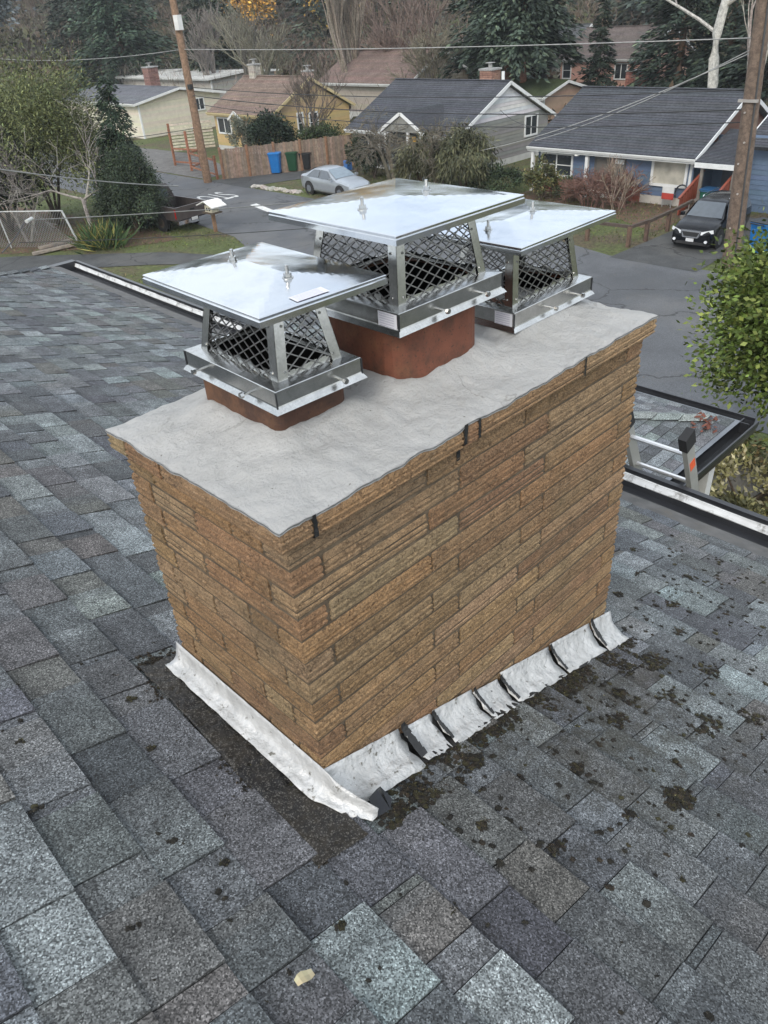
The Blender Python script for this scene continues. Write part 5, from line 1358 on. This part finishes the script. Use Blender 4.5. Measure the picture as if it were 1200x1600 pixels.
panel(tr,'rear_window',[(-.245,.55,1.16),(-.245,-.55,1.16),(-.245,-.50,1.55),(-.245,.50,1.55)],AUTOGLASS)

# ------------------------------------------------------------------ vegetation
def bush_cards(c, R, nclump, nleaf, leaf, base, alt=None, flat=.0, clump_r=.28, droop=0.0, r=rs, var=.3, asp=.5):
    """leaves gathered in clumps through the volume of an uneven ellipsoid"""
    R = np.array(R); d = r.normal(size=(nclump,3)); d /= np.linalg.norm(d,axis=1)[:,None]
    d[:,2] = np.abs(d[:,2])*1.15-.25
    rad = r.uniform(.45,1.0,(nclump,1))**.6*(1+.16*r.normal(size=(nclump,1)))
    C = d*rad*R
    k = r.randint(0,nclump,nleaf); P = C[k]+r.normal(size=(nleaf,3))*R*clump_r*.5
    P = P[:]; ok = P[:,2] > -R[2]*.98; P = P[ok]; k = k[ok]; n = len(P)
    D = P/R+r.normal(size=(n,3))*.7; D[:,2] -= droop
    N = P/R*.8+r.normal(size=(n,3))*.6+np.array([0,0,.7])
    ct = np.exp(r.normal(0,.22,(nclump,1)))[k]
    return cards(P+np.array(c), D, N, leaf*r.uniform(.6,1.3,n), leaf*asp*r.uniform(.7,1.3,n), np.clip(tones(n,base,var,alt,r=r)*ct,0,1))
def limbs(b, base, R, nl, tone, r0_=.06, rng=rnd):
    for i in range(nl):
        a = rng.uniform(0,6.28); q = rng.uniform(.3,.75)
        top = (base[0]+R[0]*q*cos(a), base[1]+R[1]*q*sin(a), base[2]+R[2]*rng.uniform(1.0,1.6))
        mid = (base[0]+R[0]*q*.35*cos(a+.3), base[1]+R[1]*q*.35*sin(a+.3), base[2]+R[2]*.6)
        b.tube([base,mid,top],[r0_,r0_*.65,r0_*.2],6,tone=jit(tone,.15))
def shrub(name, label, x, y, R, base, alt=None, nleaf=2500, leaf=.16, nclump=40, cat='shrub', zoff=None, group=None, **kw):
    z = gz(x,y); t = thing(name, label, cat, (x,y,z), group)
    c = (x, y, z+R[2]*(.92 if zoff is None else zoff))
    V,F,T = bush_cards(c, R, nclump, nleaf, leaf, base, alt, **kw); npmesh('foliage', V, F, T, FOLIAGE, t)
    b = MB(); limbs(b, (x,y,z-.1), (R[0],R[1],R[2]), 5, (.10,.075,.055), .04+.012*R[2]); b.build('stems', BARK, t)
    return t
def conifer_cards(h, R, z0, nb, base, alt=None, r=rs, droop=.35, spray=.6, per=26, shape=.85, lift=.15):
    """whorled branches, each a flattened spray of needles drooping at the tip; local, trunk at origin"""
    Ps, Ds, Ns, Ls, Ts = [], [], [], [], []
    for i in range(nb):
        f = (i+r.rand())/nb; z = z0+(h-z0)*f; a = r.rand()*6.283
        ln = R*((1-f)**shape)*r.uniform(.65,1.15)+.25
        dr_ = np.array([cos(a),sin(a),0]); sd = np.array([-sin(a),cos(a),0])
        n = max(6,int(per*(ln/R+.25))); t = r.rand(n)**.7
        lat = r.normal(size=n)*.20*ln*(1.1-t)
        P = dr_[None]*(t*ln)[:,None] + sd[None]*lat[:,None]; P[:,2] = z+lift*ln*t-droop*ln*t**2+r.normal(size=n)*.06*ln
        D = dr_[None]+sd[None]*(np.sign(lat)*r.uniform(.1,.9,n))[:,None]; D = D+np.array([0,0,-1])*(r.uniform(.1,.8,n)*droop*2)[:,None]
        Ps.append(P); Ds.append(D); Ns.append(np.tile([0,0,1.],(n,1))+r.normal(size=(n,3))*.35); Ls.append(spray*r.uniform(.5,1.2,n)*(1-.4*f))
        Ts.append(np.exp(r.normal(0,.22))*np.ones(n))
    P,D,N,L,k = map(np.concatenate,(Ps,Ds,Ns,Ls,Ts))
    return cards(P,D,N,L,L*.42,np.clip(tones(len(P),base,.28,alt,.25,r)*k[:,None],0,1))
def conifer(name, label, x, y, h, R, base, alt=None, crown0=.08, nb=110, per=26, spray=.6, trunk=(.13,.085,.06), tr_=None, group=None, zb=None, **kw):
    z = gz(x,y) if zb is None else zb
    t = thing(name, label, 'tree', (x,y,z), group)
    V,F,T = conifer_cards(h,R,h*crown0,nb,base,alt,spray=spray,per=per,**kw); npmesh('crown', V+np.array([x,y,z]), F, T, FOLIAGE, t)
    b = MB(); r_ = tr_ or h*.016; n = 10
    b.tube([(x+.06*sin(i*1.3),y+.06*cos(i*1.7),z-.3+(h*.97)*i/n) for i in range(n+1)],[r_*(1-.93*i/n) for i in range(n+1)],9,tone=trunk); b.build('trunk', BARK, t, smooth=True)
    return t
def bare(b, p, d, L, r, depth, rng, spread=.55, upk=.12, tone=(.2,.18,.16), kids=(2,4), minr=.006, wig=.12, ratio=.74):
    """recursive limbs; the last order are twigs"""
    segs = 3; pts = [Vector(p)]; rr = [r]; d = Vector(d).normalized()
    for i in range(segs):
        d = (d+Vector((rng.uniform(-wig,wig),rng.uniform(-wig,wig),rng.uniform(-wig,wig)+upk*.3))).normalized()
        pts.append(pts[-1]+d*(L/segs)); rr.append(max(minr,r*(1-.38*(i+1)/segs)))
    b.tube(pts, rr, 6 if r > .05 else (4 if r > .02 else 3), caps=False, tone=jit(tone,.15))
    if depth == 0: return
    for k in range(rng.randint(*kids)):
        f = rng.uniform(.35,1.0) if k else 1.0
        i = min(segs-1,int(f*segs)); q = pts[i].lerp(pts[i+1], f*segs-i)
        ax = Vector((rng.gauss(0,1),rng.gauss(0,1),rng.gauss(0,.6))).normalized()
        nd = (d+ax*spread*rng.uniform(.5,1.4)+Vector((0,0,upk))).normalized()
        bare(b, q, nd, L*ratio*rng.uniform(.75,1.15), max(minr,rr[i]*.66), depth-1, rng, spread, upk, tone, kids, minr, wig, ratio)
def bare_tree(name, label, x, y, L, r, depth, tone, seed, spread=.55, upk=.12, stems=1, lean=(0,0), kids=(2,4), minr=.006, group=None, zb=None, ratio=.74, cat='tree', d0=1.0, wig=.12):
    rng = random.Random(seed); z = gz(x,y) if zb is None else zb
    t = thing(name, label, cat, (x,y,z), group)
    b = MB()
    for s in range(stems):
        a = rng.uniform(0,6.28); k = 0 if stems == 1 else .28
        bare(b,(x+.12*k*cos(a)*stems,y+.12*k*sin(a)*stems,z-.1),(lean[0]+k*cos(a),lean[1]+k*sin(a),d0),L,r,depth,rng,spread,upk,tone,kids,minr,wig,ratio)
    b.build('branches', BARK, t)
    return t

DG, DG2 = (.046,.066,.048), (.070,.092,.058)
# left group
shrub('bamboo_clump','tall feathery yellow green clump at the left edge of the scene',15.4,38.6,(2.9,2.9,3.6),(.118,.130,.050),(.072,.092,.038),46000,.19,150,droop=.35,clump_r=.34,asp=.24)
conifer('cedar_tree','dark green narrow cedar standing before the cream house',17.9,35.2,6.3,1.75,(.028,.047,.029),(.046,.066,.036),.05,190,110,.26,droop=.6)
shrub('cypress_hedge','dense dark green hedge beside the brown pickup truck',16.9,33.4,(1.35,1.6,2.0),(.027,.041,.024),(.045,.060,.029),34000,.11,120,droop=.5,asp=.4,zoff=.72)
shrub('evergreen_shrub','dark evergreen thicket behind the chain link fence at the left edge',13.4,39.6,(2.3,2.6,2.3),(.017,.025,.017),(.03,.04,.024),19000,.18,90)
bare_tree('bare_tree','bare spreading tree with pale grey branches in front of the dark hedge',15.3,34.7,1.75,.12,5,(.30,.275,.25),11,.90,.0,1,kids=(3,3),minr=.009,ratio=.80)
bare_tree('bare_tree','smaller bare tree with grey twigs behind the chain link fence',13.0,36.6,1.7,.07,5,(.20,.18,.165),23,.85,.02,2,kids=(3,3),minr=.008)
fx = thing('flax_plant','clump of green strap leaves beside the chain link fence','plant',(14.6,32.4,GZ))
n = 420; a = rs.rand(n)*6.283; el = rs.uniform(.35,1.35,n); D = np.stack([np.cos(a)*np.cos(el),np.sin(a)*np.cos(el),np.sin(el)],1)
P = np.stack([14.6+rs.normal(size=n)*.35,32.4+rs.normal(size=n)*.45,np.full(n,GZ)],1)
V,F,T = cards(P,D,np.cross(D,rs.normal(size=(n,3))),rs.uniform(.8,1.45,n),.075*np.ones(n),tones(n,(.055,.095,.035),.3,(.22,.20,.06),.15)); npmesh('leaves',V,F,T,FOLIAGE,fx)
# around the yellow and grey houses
shrub('grey_shrub','grey green shrub against the front of the yellow house',32.2,45.6,(.85,.9,1.25),(.16,.175,.135),(.10,.115,.085),3500,.13,40)
shrub('rhododendron','big dark green shrub rising behind the plank fence at the yellow house',32.2,42.4,(1.4,1.6,1.45),(.020,.034,.022),(.04,.055,.03),6000,.20,60)
shrub('hedge','low dark hedge seen over the right half of the plank fence',33.6,39.3,(1.0,2.0,1.15),(.035,.055,.022),(.055,.07,.03),4500,.16,50)
bare_tree('bare_tree','bare dark tree standing before the yellow gable wall',33.0,40.3,2.1,.13,5,(.115,.095,.080),31,.55,.12,2,kids=(3,4),minr=.010)
bare_tree('weeping_tree','bare tangled tree in front of the grey house porch gable',30.9,30.4,1.55,.13,5,(.125,.11,.085),41,.85,-.10,2,kids=(3,4),minr=.012,wig=.2)
bare_tree('weeping_tree','wide bare tree with drooping olive twigs before the right half of the grey house',31.0,27.0,1.6,.14,5,(.13,.115,.085),47,.9,-.12,2,kids=(3,4),minr=.012,wig=.2)
shrub('column_shrub','narrow dark shrub at the left corner of the grey house',31.6,33.9,(.5,.5,1.1),(.035,.05,.026),(.06,.075,.035),2600,.13,30)
shrub('round_shrub','round dark shrub left of the grey house door',31.3,32.2,(.85,.9,.8),(.026,.038,.024),(.045,.055,.03),3000,.12,36)
shrub('weeping_cypress','broad olive cypress with hanging sprays before the grey house',31.0,25.4,(1.5,1.7,1.45),(.075,.075,.038),(.05,.058,.03),9000,.30,70,droop=1.7,asp=.2)
shrub('weeping_cypress','smaller olive cypress with hanging sprays left of the broad one',30.9,28.3,(1.0,1.2,1.2),(.085,.082,.045),(.055,.06,.03),5000,.28,50,droop=1.7,asp=.2)
shrub('low_shrub','low dark green shrub at the right corner of the grey house',31.4,23.4,(.9,1.2,.65),(.032,.05,.026),(.05,.066,.03),2600,.14,36)
shrub('laurel_shrub','yellow green shrub below the left window of the blue house',31.3,20.9,(.75,.85,.85),(.085,.095,.040),(.13,.11,.045),2600,.15,36)
shrub('dark_shrub','small dark green shrub right of the yellow green one at the blue house',31.5,19.3,(.6,.7,.6),(.042,.055,.030),(.07,.07,.035),1800,.13,30)
bare_tree('brown_bush','low red brown twiggy bush in front of the blue house door',30.9,18.0,.75,.03,4,(.17,.095,.075),53,.9,.0,9,kids=(3,4),minr=.010,cat='shrub')
bare_tree('brown_bush','red brown twiggy bush right of the blue house door',31.4,16.9,.7,.03,4,(.16,.09,.07),59,.9,.0,8,kids=(3,4),minr=.010,cat='shrub')
bare_tree('tan_bush','pale tan leafless bush with upright stems before the blue house wall',30.6,16.5,.85,.028,4,(.25,.20,.15),61,.55,.12,5,kids=(2,3),minr=.007,cat='shrub')
# in front, at the right edge
zt_ = gz(10.4,2.2)
lt = thing('leafy_tree','bright green broad leaved shrub filling the right edge beside the road','tree',(10.5,2.1,zt_))
V,F,T = bush_cards((10.6,1.55,zt_+2.0),(1.75,1.65,2.25),190,64000,.084,(.082,.120,.026),(.155,.185,.048),var=.40,clump_r=.24,asp=.6); npmesh('foliage',V,F,T,FOLIAGE,lt)
b = MB(); limbs(b,(10.6,1.6,zt_-.1),(1.6,1.6,2.0),9,(.10,.075,.055),.07); b.build('branches',BARK,lt)
for i,(x,y,R,ba,al,lb) in enumerate(((8.5,1.75,(.75,.7,.38),(.19,.175,.075),(.30,.27,.16),'low variegated yellowish garden shrub below the eave at the right edge'),(9.4,2.6,(.7,.6,.35),(.06,.07,.03),(.16,.12,.06),'low olive garden shrub beyond the variegated one'),(8.3,.9,(.5,.5,.3),(.11,.09,.05),(.06,.07,.03),'small brownish garden plant nearest the eave gutter'),(7.7,1.5,(.45,.4,.3),(.075,.075,.035),(.15,.14,.06),'small olive garden plant beside the porch roof corner'))):
    shrub('garden_shrub',lb,x,y,R,ba,al,1700,.085,26)
for i,(x,y,r_,lb) in enumerate(((9.0,2.15,.34,'flat grey garden stone between the low garden shrubs'),(8.9,.75,.42,'grey garden stone at the right edge under the eave'),(8.0,.35,.38,'large grey garden stone right beside the eave gutter'),(9.6,1.2,.36,'grey garden stone behind the variegated shrub'))):
    tag(rock(x,y,r_,(.17,.165,.15),'garden_stone'),lb,'stone')
# beyond the houses
bz = gz(45.5,20.0); birch = thing('birch_tree','white barked birch with a long limb reaching left, behind the blue house','tree',(45.5,20.0,bz))
b = MB(); rg = random.Random(71); tr0 = [Vector((45.5+.12*sin(i*.9),20.0-.10*i*.35+.12*cos(i*1.3),bz+i*1.15)) for i in range(15)]
b.tube(tr0, [.34-.018*i for i in range(15)], 10, tone=(.47,.46,.42)); b.build('trunk', BARK, birch, smooth=True)
b = MB()
for i, dy, dz, L_ in ((5,1.0,.35,3.6),(6,-.8,.6,2.6),(7,.8,.9,3.0),(8,-.6,1.0,2.6),(9,.9,.6,2.8),(10,-.9,.7,2.4),(11,.5,1.1,2.4),(13,0,1.3,2.2)):
    bare(b, tr0[i], (rg.uniform(-.5,.3),dy,dz), L_, .12-.005*i, 3, rg, .6, .12, (.36,.34,.31), (3,3), .014, .16, .72)
b.build('branches', BARK, birch)
bare_tree('pale_tree','pale many stemmed leafless tree at the top right corner',46.5,17.2,4.6,.20,4,(.36,.325,.285),73,.30,.30,4,kids=(2,3),minr=.018)
bare_tree('pale_tree','pale leafless tree just outside the right edge behind the blue house wing',47.5,15.4,4.5,.22,4,(.34,.31,.27),79,.30,.3,4,kids=(2,3),minr=.018)
pine = conifer('pine_tree','tall dark pine with bare red brown trunk behind the grey house, left of a pair',50.3,37.4,17,4.8,DG,DG2,.27,170,120,.55,(.24,.125,.085),.34,droop=.5)
conifer('pine_tree','tall dark pine with bare red brown trunk behind the grey house, right of a pair',50.0,35.8,16,3.9,(.044,.062,.046),DG2,.30,170,120,.55,(.25,.13,.09),.32,droop=.5)
conifer('fir_tree','big dark fir filling the top behind the white gabled house',66,48.2,18,4.5,(.044,.064,.048),DG2,.05,170,110,.6)
conifer('fir_tree','dark fir standing right in front of the pink house',57,33.9,7.0,1.45,(.040,.056,.042),(.04,.055,.03),.04,150,90,.34)
conifer('fir_tree','tall dark fir right of the pink house',59,28.6,19,3.4,(.042,.060,.046),DG2,.06,170,110,.55)
conifer('fir_tree','tall dark fir behind the ridge of the blue house',60,25.5,20,4.2,(.046,.066,.050),DG2,.06,170,110,.55)
conifer('fir_tree','dark fir behind the birch trunk',57,20.5,18,4.2,(.042,.058,.045),DG2,.06,170,110,.55)
conifer('fir_tree','dark fir left of the pair of red trunked pines',57,44.5,17,4.4,(.050,.070,.050),(.05,.065,.04),.05,170,110,.55)
conifer('fir_tree','largest dark green fir with layered boughs at the upper left',50,92,21,6.6,(.046,.074,.050),(.070,.096,.058),.05,210,130,.75)
conifer('fir_tree','dark fir left of the largest one at the upper left',55,109,21,6.0,(.050,.070,.052),(.055,.065,.045),.05,190,120,.75)
conifer('fir_tree','dark fir just left of the utility pole box',54,80,17,4.6,(.054,.074,.052),(.06,.07,.04),.05,170,110,.65)
shrub('silver_tree','silver grey leafy tree in the top left corner',44,118,(5,6,8),(.20,.225,.235),(.10,.12,.115),9000,.75,80,cat='tree')
shrub('sun_tinted_tree','treetop coloured gold for low sun, right of the left utility pole at the top',70,96,(3.6,4.2,9.5),(.60,.33,.075),(.40,.26,.09),9000,.55,80,cat='tree')  # low sun on this and the next two treetops is painted into the leaf colour
shrub('sun_tinted_tree','treetop coloured orange gold for low sun, at the upper left corner',66,148,(5,6,11),(.55,.30,.10),(.30,.22,.10),9000,.7,80,cat='tree')
shrub('sun_tinted_tree','treetop coloured yellow gold for low sun, over the bare trees at the top',84,92,(4.5,5,10.5),(.62,.40,.08),(.38,.28,.08),9000,.6,80,cat='tree')
GT = (.17,.155,.125)
bt1 = bare_tree('bare_tree','round crowned bare tree behind the yellow house roof, left of the tall stems',47,61,3.0,.22,5,(.175,.165,.125),83,.6,.12,2,kids=(3,4),minr=.020)
bare_tree('bare_tree','bare grey tree between the left utility pole and the yellow house chimney',48,67,3.0,.22,5,(.165,.155,.13),89,.58,.12,2,kids=(3,4),minr=.020)
bare_tree('bare_tree','bare grey tree behind the left utility pole',50,74,3.2,.22,5,(.18,.16,.145),97,.55,.14,2,kids=(3,4),minr=.020)
bare_tree('tall_stems','tall tree of pale upright stems behind the yellow house gable',49,52,4.6,.20,4,(.24,.205,.165),101,.20,.35,7,kids=(3,4),minr=.022)
bare_tree('bare_tree','bare reddish tree above the left end of the grey house roof',52,48.5,2.6,.18,5,(.18,.135,.115),103,.6,.12,3,kids=(3,4),minr=.020)
bare_tree('bare_tree','bare olive tree above the middle of the grey house roof',49,42.5,2.3,.16,5,(.16,.145,.105),107,.65,.1,3,kids=(3,4),minr=.018)
bare_tree('bare_tree','bare brown tree at the top between the tall stems and the pines',60,57,3.4,.22,5,(.19,.145,.12),109,.5,.15,3,kids=(3,4),minr=.026)
# the wooded hillside as one mass: far firs, bare thickets, undergrowth
parts = []
r2 = np.random.RandomState(5)
for i in range(95):
    for _ in range(30):
        x = r2.uniform(66,135); y = r2.uniform(8,230)
        if x > 82 or not .44 < (y+1)/(x+.7) < .98: break
    h = r2.uniform(13,23); R = h*r2.uniform(.19,.27)
    tone_ = [(.052,.072,.056),(.066,.084,.062),(.080,.090,.062),(.058,.076,.064)][r2.randint(4)]
    V,F,T = conifer_cards(h,R,h*.05,46,tone_,(.06,.07,.045),r=r2,spray=1.0,per=48); parts.append((V+np.array([x,y,gz(x,y)]),F,T))
n = 130000                                        # leafless thickets: thin upright twigs in drifts
cx_ = r2.uniform(46,120,260); cy_ = r2.uniform(16,210,260)
k = r2.randint(0,260,n); x = cx_[k]+r2.normal(size=n)*2.6; y = cy_[k]+r2.normal(size=n)*3.2
hgt = (r2.uniform(1.5,6.0,260))[k]
rt = (y+1)/(x+.7); keep = (x > 45.5) & ~((rt > .30) & (rt < .76) & (x < 76)) & (x > 49-6*(rt > .9)); x, y, hgt, k = x[keep], y[keep], hgt[keep], k[keep]; n = len(x)
z = np.array([gz(a,c) for a,c in zip(x,y)])
P = np.stack([x,y,z+r2.rand(n)*hgt],1); D = np.stack([r2.normal(size=n)*.5,r2.normal(size=n)*.5,np.ones(n)],1)
ct = np.array([(.17,.125,.10),(.15,.13,.10),(.20,.145,.12),(.12,.11,.075),(.16,.145,.125)])[r2.randint(0,5,260)][k]
parts.append(cards(P,D,r2.normal(size=(n,3)),r2.uniform(.6,1.5,n),r2.uniform(.018,.055,n),ct*np.exp(r2.normal(0,.3,(n,1)))))
n = 50000                                        # brambles, ivy and leaf litter underneath
x = r2.uniform(43.5,130,n); y = r2.uniform(5,220,n); z = np.array([gz(a,c) for a,c in zip(x,y)])
P = np.stack([x,y,z+r2.rand(n)**2*1.2],1)
parts.append(cards(P,r2.normal(size=(n,3)),r2.normal(size=(n,3))+np.array([0,0,1.]),r2.uniform(.4,1.2,n),r2.uniform(.3,.8,n),tones(n,(.055,.055,.030),.4,(.11,.08,.055),.4,r2)))
V,F,T = merge(parts); npmesh('wooded_hillside',V,F,T,FOLIAGE,None,'stuff')
# verge grass and fallen leaves near the left corner
n = 26000; x = r2.uniform(8,34,n); y = r2.uniform(6,42,n)
onroad = ((x > 15.0) & (x < 26.2) & ~((y > 25.5) & (x < 18.6+.10*(y-27)))) | ((x > 24.6) & (x < 32.8) & (y > 9.8) & (y < 13.3)) | ((y > 34) & (x > 24))
sw = (np.abs((x-6)*.70+(y-39.2)*.56) < 1.6) & (x < 17.6) & (y > 24)
x, y = x[~(onroad | sw)], y[~(onroad | sw)]; n = len(x); z = np.array([gz(a,c) for a,c in zip(x,y)])
P = np.stack([x,y,z],1); D = np.stack([r2.normal(size=n)*.5,r2.normal(size=n)*.5,np.ones(n)],1)
V,F,T = cards(P,D,r2.normal(size=(n,3)),r2.uniform(.05,.16,n),r2.uniform(.02,.05,n),tones(n,(.10,.125,.035),.3,(.15,.125,.06),.3,r2)); npmesh('verge_grass',V,F,T,FOLIAGE,None,'stuff')

# thin winter haze over the valley: one closed box round the camera and everything built
hb = MB(); hb.box(-70, 310, -100, 310, -9.2, 62)
hm = bpy.data.materials.new('haze_air'); hm.use_nodes = True
hn = hm.node_tree; hn.nodes.clear()
ho = hn.nodes.new('ShaderNodeOutputMaterial'); hv = hn.nodes.new('ShaderNodeVolumePrincipled')
hv.inputs['Color'].default_value = (.86,.90,.95,1); hv.inputs['Density'].default_value = .0005; hv.inputs['Anisotropy'].default_value = .2
hn.links.new(hv.outputs['Volume'], ho.inputs['Volume'])
hb.build('haze', hm, kind='stuff')
